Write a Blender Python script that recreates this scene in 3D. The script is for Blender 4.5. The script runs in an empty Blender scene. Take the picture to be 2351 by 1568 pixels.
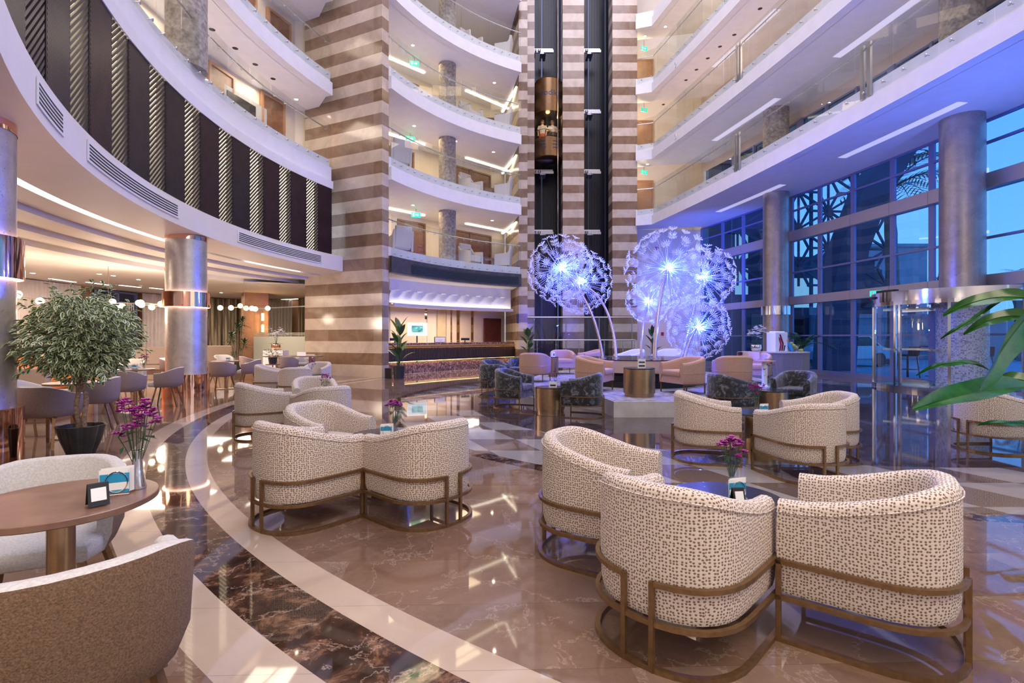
import bpy, bmesh, math, random
from math import sin, cos, pi, sqrt, radians as R, atan2
from mathutils import Vector, Matrix
random.seed(7)
S = bpy.context.scene
COL = S.collection

# ------------------------------------------------------------------ camera
cam = bpy.data.cameras.new('camera')
cam.lens = 18.0; cam.sensor_width = 36.0; cam.shift_y = -9.0 / 2351
cam.clip_start = 0.05; cam.clip_end = 400
cam_o = bpy.data.objects.new('camera', cam); COL.objects.link(cam_o)
cam_o.location = (0, 0, 1.35); cam_o.rotation_euler = (pi / 2, 0, 0)
S.camera = cam_o

# ------------------------------------------------------------------ view
S.view_settings.view_transform = 'Standard'
S.view_settings.look = 'None'
S.view_settings.exposure = 0.0
S.view_settings.gamma = 1.0
S.view_settings.use_curve_mapping = False

# ------------------------------------------------------------------ dusk sky
w = bpy.data.worlds.new('dusk_sky'); S.world = w; w.use_nodes = True
nt = w.node_tree; nt.nodes.clear()
out = nt.nodes.new('ShaderNodeOutputWorld'); bg = nt.nodes.new('ShaderNodeBackground')
tc = nt.nodes.new('ShaderNodeTexCoord'); sp = nt.nodes.new('ShaderNodeSeparateXYZ'); cr = nt.nodes.new('ShaderNodeValToRGB')
nt.links.new(tc.outputs['Generated'], sp.inputs[0]); nt.links.new(sp.outputs['Z'], cr.inputs[0])
cr.color_ramp.elements[0].position = 0.0; cr.color_ramp.elements[0].color = (0.92, 0.95, 1.0, 1)
cr.color_ramp.elements[1].position = 0.55; cr.color_ramp.elements[1].color = (0.30, 0.55, 0.95, 1)
nt.links.new(cr.outputs[0], bg.inputs[0]); nt.links.new(bg.outputs[0], out.inputs[0])
bg.inputs[1].default_value = 1.6

# ------------------------------------------------------------------ large lights
def area(name, loc, size, power, col, rot=(0, 0, 0), sy=None, spread=None):
    l = bpy.data.lights.new(name, 'AREA'); l.energy = power; l.color = col
    l.shape = 'RECTANGLE'; l.size = size; l.size_y = sy or size
    if spread: l.spread = spread
    o = bpy.data.objects.new(name, l); COL.objects.link(o); o.location = loc; o.rotation_euler = rot
    return o
def point(name, loc, power, col, r=0.05):
    l = bpy.data.lights.new(name, 'POINT'); l.energy = power; l.color = col; l.shadow_soft_size = r
    o = bpy.data.objects.new(name, l); COL.objects.link(o); o.location = loc
    return o
def spot(name, loc, power, col, ang=1.9, blend=0.6, rot=(0, 0, 0), r=0.06):
    l = bpy.data.lights.new(name, 'SPOT'); l.energy = power; l.color = col; l.spot_size = ang; l.spot_blend = blend; l.shadow_soft_size = r
    o = bpy.data.objects.new(name, l); COL.objects.link(o); o.location = loc; o.rotation_euler = rot
    return o
WARM = (1.0, 0.81, 0.62); AMBER = (1.0, 0.74, 0.46); LAV = (0.82, 0.80, 1.0); BLUE = (0.03, 0.09, 1.0)
area('atrium_fill', (2.2, 12.5, 25.6), 13, 4700, LAV, sy=20)  # unseen lavender fill added over the atrium
# warm lights by the viewpoint: soffit downlights, then an added fill in open air
area('lounge_light', (-2.2, -1.2, 3.45), 3.0, 100, WARM)
area('lounge_light', (3.2, -1.0, 6.4), 4.0, 400, WARM)
# dining hall
for x, y, p in ((-7.8, 5.2, 80), (-11.5, 9.5, 140), (-14.0, 15.5, 140), (-9.6, 14.5, 140), (-10.0, 19.8, 90), (-13.5, 22.5, 90)):
    area('dining_lamp', (x, y, 3.22), 1.6, p, WARM)

# ------------------------------------------------------------------ helpers: labels and grouping
def tag(o, label=None, cat=None, group=None, kind=None):
    if label: o['label'] = label
    if cat: o['category'] = cat
    if group: o['group'] = group
    if kind: o['kind'] = kind
    return o
def thing(name, label, cat, loc=(0, 0, 0), rz=0.0, group=None):
    o = bpy.data.objects.new(name, None); COL.objects.link(o); o.empty_display_size = 0.1
    o.location = loc; o.rotation_euler = (0, 0, rz)
    return tag(o, label, cat, group)
def copy_tree(o, parent=None):
    c = o.copy(); COL.objects.link(c)
    if parent: c.parent = parent
    for ch in o.children: copy_tree(ch, c)
    return c
def dup(o, label, loc, rz=0.0, group=None):
    c = copy_tree(o); c.location = loc; c.rotation_euler = (0, 0, rz); c['label'] = label
    if group: c['group'] = group
    return c

class MB:
    """collects faces; build() links them as one mesh object"""
    def __init__(s): s.v = []; s.f = []; s.m = []; s.uv = None
    def add(s, vs, fs, m=0):
        b = len(s.v); s.v += [tuple(p) for p in vs]
        s.f += [tuple(b + i for i in f) for f in fs]; s.m += [m] * len(fs); return s
    def box(s, x, y, z, sx, sy, sz, rz=0.0, m=0):
        """centre x,y ; z = bottom"""
        c, n = cos(rz), sin(rz); vs = []
        for dz in (0, sz):
            for dx, dy in ((-1, -1), (1, -1), (1, 1), (-1, 1)):
                px, py = dx * sx / 2, dy * sy / 2
                vs.append((x + px * c - py * n, y + px * n + py * c, z + dz))
        return s.add(vs, [(3, 2, 1, 0), (4, 5, 6, 7), (0, 1, 5, 4), (1, 2, 6, 5), (2, 3, 7, 6), (3, 0, 4, 7)], m)
    def quad(s, a, b, c, d, m=0): return s.add([a, b, c, d], [(0, 1, 2, 3)], m)
    def lathe(s, prof, x=0, y=0, n=24, m=0, cap=True):
        vs = []; fs = []; k = len(prof)
        for i in range(n):
            a = 2 * pi * i / n
            for r, z in prof: vs.append((x + r * cos(a), y + r * sin(a), z))
        for i in range(n):
            j = (i + 1) % n
            for q in range(k - 1): fs.append((i * k + q, j * k + q, j * k + q + 1, i * k + q + 1))
        if cap:
            if prof[0][0] > 1e-6: fs.append(tuple(i * k for i in reversed(range(n))))
            if prof[-1][0] > 1e-6: fs.append(tuple(i * k + k - 1 for i in range(n)))
        return s.add(vs, fs, m)
    def cyl(s, x, y, z, r, h, n=20, m=0): return s.lathe([(r, z), (r, z + h)], x, y, n, m)
    def tube(s, pts, r, n=8, m=0, closed=False):
        P = [Vector(p) for p in pts]; k = len(P)
        rr = r if hasattr(r, '__len__') else [r] * k
        vs = []; fs = []; prev = None
        for i, p in enumerate(P):
            a = P[i - 1] if i or closed else P[i]; b = P[(i + 1) % k] if i < k - 1 or closed else P[i]
            t = (b - a)
            t = t.normalized() if t.length > 1e-9 else Vector((0, 0, 1))
            if prev is None:
                u = t.orthogonal().normalized()
            else:
                u = prev - t * prev.dot(t); u = u.normalized() if u.length > 1e-6 else t.orthogonal().normalized()
            prev = u; w2 = t.cross(u)
            for q in range(n):
                an = 2 * pi * q / n; vs.append(p + (u * cos(an) + w2 * sin(an)) * rr[i])
        for i in range(k if closed else k - 1):
            j = (i + 1) % k
            for q in range(n):
                q2 = (q + 1) % n; fs.append((i * n + q, i * n + q2, j * n + q2, j * n + q))
        if not closed:
            fs.append(tuple(reversed(range(n)))); fs.append(tuple((k - 1) * n + q for q in range(n)))
        return s.add(vs, fs, m)
    def bar(s, a, b, w1, h, m=0):
        """straight bar of rectangular section from a to b"""
        a = Vector(a); b = Vector(b); t = (b - a).normalized()
        up = Vector((0, 0, 1)) if abs(t.z) < 0.95 else Vector((0, 1, 0))
        u = t.cross(up).normalized() * w1 / 2; v = u.cross(t).normalized() * h / 2
        vs = [a - u - v, a + u - v, a + u + v, a - u + v, b - u - v, b + u - v, b + u + v, b - u + v]
        return s.add(vs, [(0, 1, 2, 3), (7, 6, 5, 4), (0, 4, 5, 1), (1, 5, 6, 2), (2, 6, 7, 3), (3, 7, 4, 0)], m)
    def sweep(s, path, prof, m=0, closed_prof=False, closed=False, caps=False):
        """path: list of (x,y); prof: list of (offset to the RIGHT of travel, z)"""
        n = len(path); k = len(prof); vs = []; fs = []
        for i in range(n):
            p = Vector(path[i][:2])
            a = Vector(path[i - 1][:2]) if i or closed else None; b = Vector(path[(i + 1) % n][:2]) if i < n - 1 or closed else None
            d1 = (p - a).normalized() if a is not None else (b - p).normalized()
            d2 = (b - p).normalized() if b is not None else d1
            n1 = Vector((d1.y, -d1.x)); n2 = Vector((d2.y, -d2.x)); nn = n1 + n2
            nn = nn.normalized() if nn.length > 1e-6 else n1
            sc = 1 / max(0.35, nn.dot(n1))
            for o, z in prof: vs.append((p.x + nn.x * o * sc, p.y + nn.y * o * sc, z))
        for i in range(n if closed else n - 1):
            j = (i + 1) % n
            for q in range(k if closed_prof else k - 1):
                q2 = (q + 1) % k; fs.append((i * k + q, j * k + q, j * k + q2, i * k + q2))
        if caps and not closed:
            fs.append(tuple(range(k))); fs.append(tuple((n - 1) * k + q for q in reversed(range(k))))
        return s.add(vs, fs, m)
    def ring(s, path, z, wd, h, off=0.0, m=0, closed=False):
        """rectangular tube laid along a flat path, bottom at z"""
        return s.sweep(path, [(off - wd / 2, z), (off + wd / 2, z), (off + wd / 2, z + h), (off - wd / 2, z + h)], m, True, closed, not closed)
    def poly(s, pts, z0, z1, m=0):
        n = len(pts); vs = [(x, y, z0) for x, y in pts] + [(x, y, z1) for x, y in pts]
        fs = [tuple(reversed(range(n))), tuple(range(n, 2 * n))] + [(i, (i + 1) % n, n + (i + 1) % n, n + i) for i in range(n)]
        return s.add(vs, fs, m)
    def ball(s, x, y, z, r, n=12, k=8, m=0, sz=1.0):
        pr = [(r * sin(pi * i / k), z - r * sz * cos(pi * i / k)) for i in range(k + 1)]
        pr[0] = (0.0001, pr[0][1]); pr[-1] = (0.0001, pr[-1][1])
        return s.lathe(pr, x, y, n, m, False)
    def xf(s, M, start=0):
        s.v[start:] = [tuple(M @ Vector(p)) for p in s.v[start:]]; return s
    def mesh(s, name, mats, smooth=False, ang=None):
        me = bpy.data.meshes.new(name); me.from_pydata(s.v, [], s.f); me.update()
        bm = bmesh.new(); bm.from_mesh(me); bmesh.ops.recalc_face_normals(bm, faces=bm.faces); bm.to_mesh(me); bm.free()
        for q in (mats if isinstance(mats, (list, tuple)) else [mats]): me.materials.append(q)
        for p, mi in zip(me.polygons, s.m): p.material_index = mi; p.use_smooth = smooth
        if smooth and ang: me.set_sharp_from_angle(angle=ang)
        return me
    def build(s, name, mats, parent=None, smooth=False, ang=0.7, bevel=0.0, loc=None, rz=None):
        o = bpy.data.objects.new(name, s.mesh(name, mats, smooth, ang)); COL.objects.link(o)
        if parent is not None: o.parent = parent
        if loc is not None: o.location = loc
        if rz is not None: o.rotation_euler = (0, 0, rz)
        if bevel:
            b = o.modifiers.new('edge', 'BEVEL'); b.width = bevel; b.segments = 2; b.limit_method = 'ANGLE'
        return o
def struct(name, mb, mats, parent=None, smooth=False, **k):
    o = mb.build(name, mats, parent, smooth, **k)
    if parent is None: o['kind'] = 'structure'
    return o
def arc(c, r, a0, a1, n): return [(c[0] + r * cos(R(a0 + (a1 - a0) * i / n)), c[1] + r * sin(R(a0 + (a1 - a0) * i / n))) for i in range(n + 1)]

# ------------------------------------------------------------------ materials
def newmat(name):
    m = bpy.data.materials.new(name); m.use_nodes = True; t = m.node_tree
    return m, t, t.nodes['Principled BSDF']
def mat(name, col, rough=0.5, metal=0.0, emit=0.0, ecol=None, spec=None, trans=None, coat=0.0):
    m, t, b = newmat(name)
    b.inputs['Base Color'].default_value = (*col, 1); b.inputs['Roughness'].default_value = rough; b.inputs['Metallic'].default_value = metal
    if emit: b.inputs['Emission Color'].default_value = (*(ecol or col), 1); b.inputs['Emission Strength'].default_value = emit
    if spec is not None: b.inputs['Specular IOR Level'].default_value = spec
    if coat: b.inputs['Coat Weight'].default_value = coat; b.inputs['Coat Roughness'].default_value = 0.05
    return m
class NT:
    def __init__(s, t): s.t = t
    def n(s, typ, **k):
        q = s.t.nodes.new('ShaderNode' + typ)
        for a, v in k.items(): setattr(q, a, v)
        return q
    def put(s, v, sock):
        if hasattr(v, 'links') or hasattr(v, 'is_output'): s.t.links.new(v, sock)
        elif v is not None: sock.default_value = v
    def m(s, op, a, b=None, c=None):
        q = s.n('Math', operation=op)
        for i, v in enumerate((a, b, c)): 
            if v is not None: s.put(v, q.inputs[i])
        return q.outputs[0]
    def noise(s, vec, scale, detail=4, rough=0.55, dist=0.0):
        q = s.n('TexNoise'); s.put(vec, q.inputs['Vector']); q.inputs['Scale'].default_value = scale; q.inputs['Detail'].default_value = detail
        q.inputs['Roughness'].default_value = rough; q.inputs['Distortion'].default_value = dist; return q.outputs[0]
    def ramp(s, f, stops, interp='LINEAR'):
        q = s.n('ValToRGB'); s.put(f, q.inputs[0]); e = q.color_ramp.elements; q.color_ramp.interpolation = interp
        while len(e) < len(stops): e.new(0.5)
        for i, (p, c) in enumerate(stops): e[i].position = p; e[i].color = (*c, 1) if len(c) == 3 else c
        return q.outputs[0]
    def mix(s, f, a, b):
        q = s.n('Mix', data_type='RGBA'); s.put(f, q.inputs[0])
        for v, i in ((a, 6), (b, 7)):
            if isinstance(v, tuple): q.inputs[i].default_value = (*v, 1)
            else: s.put(v, q.inputs[i])
        return q.outputs[2]
    def pos(s, obj=False):
        if obj: return s.n('TexCoord').outputs['Object']
        return s.n('NewGeometry').outputs['Position']
    def sep(s, v):
        q = s.n('SeparateXYZ'); s.put(v, q.inputs[0]); return q.outputs
    def bump(s, h, st, dist=0.01):
        q = s.n('Bump'); q.inputs['Strength'].default_value = st; q.inputs['Distance'].default_value = dist; s.put(h, q.inputs['Height']); return q.outputs[0]
def noisy(name, c1, c2, scale, rough=0.6, metal=0.0, bump=0.0, detail=5, obj=True, lo=0.35, hi=0.65, rough2=None):
    m, t, b = newmat(name); g = NT(t); v = g.pos(obj); f = g.noise(v, scale, detail)
    t.links.new(g.ramp(f, [(lo, c1), (hi, c2)]), b.inputs['Base Color'])
    b.inputs['Roughness'].default_value = rough; b.inputs['Metallic'].default_value = metal
    if bump: t.links.new(g.bump(f, bump), b.inputs['Normal'])
    return m
def pane(name, tint, refl=1.0, rough=0.0, base=0.0, ior=1.5):
    """thin glass: see-through sheet that also mirrors"""
    m, t, b = newmat(name); t.nodes.remove(b); g = NT(t); o = t.nodes['Material Output']
    tr = g.n('BsdfTransparent'); tr.inputs[0].default_value = (*tint, 1)
    gl = g.n('BsdfGlossy'); gl.inputs['Roughness'].default_value = rough; gl.inputs[0].default_value = (1, 1, 1, 1)
    ge = g.n('NewGeometry'); dt = g.n('VectorMath', operation='DOT_PRODUCT'); t.links.new(ge.outputs['Incoming'], dt.inputs[0]); t.links.new(ge.outputs['Normal'], dt.inputs[1])
    gr = g.m('POWER', g.m('SUBTRACT', 1.0, g.m('MINIMUM', g.m('ABSOLUTE', dt.outputs['Value']), 1.0)), 4.5)
    f = g.m('MINIMUM', g.m('ADD', g.m('MULTIPLY', g.m('ADD', g.m('MULTIPLY', gr, 0.9), 0.035), refl), base), 0.85)
    mx = g.n('MixShader'); t.links.new(f, mx.inputs[0]); t.links.new(tr.outputs[0], mx.inputs[1]); t.links.new(gl.outputs[0], mx.inputs[2])
    t.links.new(mx.outputs[0], o.inputs[0]); return m

M = {}
M['white'] = noisy('white_plaster', (0.80, 0.79, 0.80), (0.84, 0.83, 0.84), 3, 0.5)
M['ceil'] = noisy('ceiling_plaster', (0.80, 0.76, 0.72), (0.83, 0.79, 0.75), 2, 0.55)
M['wallc'] = noisy('cream_wall', (0.74, 0.66, 0.54), (0.78, 0.70, 0.58), 2, 0.55)
M['dark'] = mat('dark_slot', (0.02, 0.02, 0.025), 0.5)
M['bronze'] = noisy('bronze_metal', (0.20, 0.115, 0.055), (0.26, 0.155, 0.075), 30, 0.38, 0.7)
M['cargold'] = noisy('lift_gold', (0.20, 0.12, 0.06), (0.26, 0.16, 0.08), 20, 0.28, 0.9)
M['board'] = mat('grey_board', (0.42, 0.42, 0.42), 0.6)
M['brass'] = noisy('brushed_brass', (0.40, 0.26, 0.14), (0.46, 0.31, 0.17), 20, 0.3, 0.9)
M['copper'] = mat('polished_copper', (0.86, 0.50, 0.36), 0.06, 1.0)
M['chrome'] = mat('chrome', (0.75, 0.75, 0.78), 0.12, 1.0)
M['steel'] = mat('brushed_steel', (0.55, 0.55, 0.58), 0.3, 0.9)
M['chromestrip'] = mat('polished_steel', (0.72, 0.72, 0.76), 0.1, 1.0)
M['black'] = mat('black_plastic', (0.012, 0.012, 0.014), 0.35)
M['blackglass'] = mat('dark_table_glass', (0.035, 0.033, 0.035), 0.12, 0.0)
M['wood'] = noisy('walnut', (0.16, 0.07, 0.035), (0.24, 0.11, 0.055), 6, 0.35)
M['oak'] = noisy('veneer', (0.36, 0.19, 0.10), (0.42, 0.23, 0.13), 5, 0.4)
M['redwood'] = noisy('mahogany', (0.10, 0.022, 0.018), (0.15, 0.035, 0.028), 5, 0.3)
M['green'] = mat('exit_green', (0.0, 0.35, 0.2), 0.4, emit=1.2, ecol=(0.0, 0.75, 0.45))
M['paper'] = mat('white_card', (0.85, 0.85, 0.85), 0.5)
M['cyan'] = mat('blue_card', (0.02, 0.30, 0.55), 0.5)
M['lamp'] = mat('lamp_white', (1, 1, 1), 0.5, emit=30, ecol=(1.0, 0.86, 0.66))
M['strip'] = mat('light_strip', (1, 1, 1), 0.5, emit=4.5, ecol=(1.0, 0.90, 0.78))
M['cove'] = mat('cove_strip', (1, 1, 1), 0.5, emit=3.0, ecol=(1.0, 0.88, 0.66))
M['lavstrip'] = mat('lavender_strip', (0.8, 0.8, 0.8), 0.5, emit=0.5, ecol=(0.75, 0.72, 1.0))
M['amberlight'] = mat('amber_backlight', (1, 0.9, 0.7), 0.6, emit=3.6, ecol=(1.0, 0.84, 0.56))
M['ledw'] = mat('led_line', (1, 1, 1), 0.5, emit=7, ecol=(1.0, 0.9, 0.78))
M['leda'] = mat('led_amber', (1, 1, 1), 0.5, emit=13, ecol=(1.0, 0.62, 0.25))
M['bulb'] = mat('blue_white_bulb', (1, 1, 1), 0.5, emit=40, ecol=(0.55, 0.65, 1.0))
M['globe'] = mat('glowing_globe', (1, 0.9, 0.75), 0.2, emit=3.5, ecol=(1.0, 0.78, 0.5))
M['balglass'] = pane('balustrade_glass', (0.93, 0.95, 0.94), 0.7)
M['glass'] = pane('clear_glass', (0.92, 0.95, 0.95), 1.0)
M['vaseglass'] = pane('vase_glass', (0.85, 0.90, 0.90), 1.2, 0.02, 0.03)
M['winglass'] = pane('blue_window_glass', (0.38, 0.66, 1.0), 1.0, 0.0, 0.02)
M['doorglass'] = pane('curved_door_glass', (0.84, 0.93, 0.98), 1.0, 0.0, 0.02)
M['liftglass'] = pane('lift_glass', (0.95, 0.86, 0.66), 0.8)
M['shaftglass'] = pane('shaft_glass', (0.10, 0.13, 0.22), 1.0)
M['frame'] = mat('window_frame', (0.20, 0.24, 0.46), 0.35, 0.2)  # blue sky reflection is put into the base colour
M['bandm'] = mat('aluminium_panel', (0.50, 0.47, 0.48), 0.38, 0.4)
M['duskglass'] = pane('dark_tinted_glass', (0.10, 0.22, 0.30), 1.0, 0.0, 0.03)
M['frost'] = mat('frosted_glass', (0.50, 0.52, 0.46), 0.35)
M['leafd'] = noisy('dark_leaf', (0.015, 0.055, 0.018), (0.03, 0.10, 0.03), 8, 0.35)
M['leafb'] = noisy('banana_leaf', (0.012, 0.085, 0.014), (0.03, 0.15, 0.025), 6, 0.22)
M['leafy'] = noisy('yellow_green_leaf', (0.10, 0.20, 0.03), (0.20, 0.30, 0.05), 8, 0.35)
M['leafg'] = noisy('ficus_leaf_green', (0.05, 0.12, 0.035), (0.10, 0.20, 0.06), 30, 0.4)
M['leafc'] = noisy('ficus_leaf_cream', (0.55, 0.60, 0.36), (0.66, 0.70, 0.46), 20, 0.45)
M['bark'] = noisy('bark', (0.16, 0.10, 0.065), (0.34, 0.24, 0.17), 40, 0.8, bump=0.4)
M['pot'] = noisy('charcoal_pot', (0.018, 0.019, 0.022), (0.03, 0.031, 0.035), 8, 0.3)
M['soil'] = noisy('soil', (0.05, 0.035, 0.025), (0.09, 0.06, 0.045), 60, 0.9)
M['purple'] = noisy('purple_petal', (0.30, 0.015, 0.24), (0.46, 0.04, 0.36), 60, 0.5)
M['orchid'] = mat('white_petal', (0.85, 0.82, 0.86), 0.5)
M['apple'] = noisy('green_apple', (0.35, 0.45, 0.05), (0.48, 0.52, 0.10), 20, 0.3)
M['crimson'] = mat('crimson_mark', (0.42, 0.012, 0.035), 0.45)
M['maroon'] = mat('maroon_mark', (0.15, 0.006, 0.03), 0.45)
M['navy'] = mat('navy_mark', (0.015, 0.035, 0.09), 0.45)
M['skin'] = mat('skin', (0.62, 0.38, 0.26), 0.5)
M['shirt'] = mat('white_cloth', (0.80, 0.78, 0.75), 0.7)
M['darkcloth'] = mat('dark_cloth', (0.05, 0.04, 0.045), 0.7)
M['hair'] = mat('brown_hair', (0.10, 0.05, 0.03), 0.6)
M['redcloth'] = mat('coral_cloth', (0.65, 0.16, 0.10), 0.7)
M['seatgrey'] = noisy('pale_grey_fabric', (0.44, 0.42, 0.41), (0.56, 0.54, 0.53), 120, 0.9, bump=0.15)
M['wing'] = noisy('pale_upholstery', (0.60, 0.56, 0.52), (0.66, 0.62, 0.58), 60, 0.85)
M['curtain'] = noisy('sheer_curtain', (0.62, 0.55, 0.50), (0.70, 0.63, 0.58), 3, 0.8)
M['drape'] = None
M['banq'] = noisy('banquette_fabric', (0.50, 0.38, 0.30), (0.56, 0.43, 0.34), 60, 0.85)
M['orange'] = mat('orange_fabric', (0.70, 0.20, 0.04), 0.8)
M['tweed'] = noisy('brown_tweed', (0.095, 0.055, 0.032), (0.25, 0.155, 0.095), 210, 0.95, bump=0.35, lo=0.3, hi=0.7)
M['mauve'] = noisy('mauve_fabric', (0.22, 0.16, 0.15), (0.31, 0.235, 0.22), 150, 0.95, bump=0.2)
M['tan'] = noisy('tan_boucle', (0.42, 0.245, 0.17), (0.58, 0.37, 0.27), 110, 0.95, bump=0.3)
M['whitefab'] = noisy('pale_fabric', (0.62, 0.62, 0.66), (0.70, 0.70, 0.74), 60, 0.9)
M['tabletop'] = noisy('brown_laminate', (0.15, 0.075, 0.05), (0.26, 0.145, 0.10), 6, 0.30, detail=8)
M['mosaicflat'] = None
M['carpet'] = noisy('patterned_carpet', (0.14, 0.13, 0.16), (0.38, 0.36, 0.40), 7, 0.95)
M['stone'] = noisy('pale_stone', (0.48, 0.45, 0.44), (0.60, 0.57, 0.56), 4, 0.45)
M['pave'] = noisy('terrace_paving', (0.30, 0.36, 0.40), (0.40, 0.46, 0.50), 2, 0.5)
M['render'] = noisy('outside_render', (0.30, 0.34, 0.38), (0.36, 0.40, 0.44), 2, 0.8)
M['renderd'] = noisy('outside_dark_render', (0.035, 0.05, 0.09), (0.05, 0.07, 0.11), 2, 0.7)
M['rendercream'] = noisy('outside_cream_render', (0.60, 0.55, 0.44), (0.66, 0.60, 0.48), 2, 0.8)
M['car'] = mat('car_paint', (0.45, 0.55, 0.60), 0.2, 0.3)

def leopard():
    m, t, b = newmat('spotted_fabric'); g = NT(t); v = g.pos(True)
    vo = g.n('TexVoronoi', feature='F1', voronoi_dimensions='2D'); vo.inputs['Scale'].default_value = 72; vo.inputs['Randomness'].default_value = 0.48
    nx_, ny_, nz_ = [g.m('ABSOLUTE', q) for q in g.sep(g.n('TexCoord').outputs['Normal'])[:3]]; X, Y, Z = g.sep(v)[:3]
    side = g.m('GREATER_THAN', nx_, ny_); flat = g.m('GREATER_THAN', nz_, 0.72)
    def sel(f, a, b_): return g.m('ADD', g.m('MULTIPLY', f, a), g.m('MULTIPLY', g.m('SUBTRACT', 1.0, f), b_))
    cv = g.n('CombineXYZ'); g.put(sel(flat, X, sel(side, Y, X)), cv.inputs[0]); g.put(sel(flat, Y, Z), cv.inputs[1]); t.links.new(cv.outputs[0], vo.inputs['Vector'])
    nz = g.noise(v, 160, 2)
    d = g.m('ADD', vo.outputs['Distance'], g.m('MULTIPLY', g.m('SUBTRACT', nz, 0.5), 0.12))
    c = g.ramp(d, [(0.24, (0.19, 0.115, 0.075)), (0.36, (0.66, 0.585, 0.52))])
    t.links.new(c, b.inputs['Base Color']); b.inputs['Roughness'].default_value = 0.9
    t.links.new(g.bump(d, 0.25, 0.004), b.inputs['Normal']); return m
M['leopard'] = leopard()
def drape():
    m, t, b = newmat('striped_drape'); g = NT(t); p = g.pos(); mp = g.n('Mapping'); t.links.new(p, mp.inputs['Vector']); mp.inputs['Scale'].default_value = (1, 1, 0.04)
    t.links.new(g.ramp(g.noise(mp.outputs[0], 9, 4, 0.6), [(0.40, (0.09, 0.07, 0.05)), (0.5, (0.30, 0.24, 0.17)), (0.60, (0.56, 0.49, 0.38))]), b.inputs['Base Color']); b.inputs['Roughness'].default_value = 0.7; return m
M['drape'] = drape()
def floral():
    m, t, b = newmat('dark_floral_velvet'); g = NT(t); v = g.pos(True)
    a = g.noise(v, 9.5, 8, 0.72, 1.2)
    c = g.ramp(a, [(0.46, (0.006, 0.006, 0.009)), (0.52, (0.022, 0.024, 0.03)), (0.58, (0.12, 0.135, 0.17)), (0.68, (0.20, 0.22, 0.27))])
    t.links.new(c, b.inputs['Base Color']); b.inputs['Roughness'].default_value = 0.6; b.inputs['Sheen Weight'].default_value = 0.4
    return m
M['floral'] = floral()
def stripes():
    m, t, b = newmat('striped_marble'); g = NT(t); p = g.pos(); x, y, z = g.sep(p)[:3]
    h = 0.4075
    k = g.m('FLOOR', g.m('DIVIDE', z, h)); odd = g.m('MODULO', k, 2.0)
    nz = g.noise(p, 1.6, 8, 0.62, 1.2); big = g.noise(p, 0.6, 2)
    cells = g.n('TexWhiteNoise', noise_dimensions='2D'); cv = g.n('CombineXYZ'); g.put(k, cv.inputs[0]); g.put(g.m('FLOOR', g.m('MULTIPLY', g.m('ADD', x, g.m('MULTIPLY', y, 0.7)), 0.8)), cv.inputs[1]); t.links.new(cv.outputs[0], cells.inputs['Vector'])
    ca = g.ramp(nz, [(0.32, (0.50, 0.40, 0.31)), (0.68, (0.66, 0.56, 0.46))])
    cb = g.ramp(nz, [(0.32, (0.20, 0.125, 0.08)), (0.68, (0.30, 0.20, 0.135))])
    c = g.mix(odd, ca, cb)
    br = g.n('BrightContrast'); t.links.new(c, br.inputs[0]); t.links.new(g.m('MULTIPLY', g.m('SUBTRACT', cells.outputs['Value'], 0.5), 0.07), br.inputs[1])
    t.links.new(br.outputs[0], b.inputs['Base Color']); b.inputs['Roughness'].default_value = 0.14
    return m
M['stripe'] = stripes()
def metal_column(name, c1, c2):
    m, t, b = newmat(name); g = NT(t); p = g.pos()
    a = g.noise(p, 3.0, 6, 0.7, 0.8); f = g.noise(p, 40, 3)
    t.links.new(g.ramp(a, [(0.35, c1), (0.65, c2)]), b.inputs['Base Color'])
    t.links.new(g.ramp(f, [(0.3, (0.26,) * 3), (0.75, (0.5,) * 3)]), b.inputs['Roughness']); b.inputs['Metallic'].default_value = 0.7
    t.links.new(g.bump(a, 0.12, 0.02), b.inputs['Normal']); return m
M['column'] = metal_column('silver_leaf_plaster', (0.50, 0.46, 0.44), (0.66, 0.62, 0.60))
M['column2'] = metal_column('taupe_metal_plaster', (0.33, 0.30, 0.29), (0.44, 0.40, 0.385))
M['column3'] = noisy('bamboo_etched_stone', (0.22, 0.19, 0.17), (0.46, 0.42, 0.37), 10, 0.6, detail=7)
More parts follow.
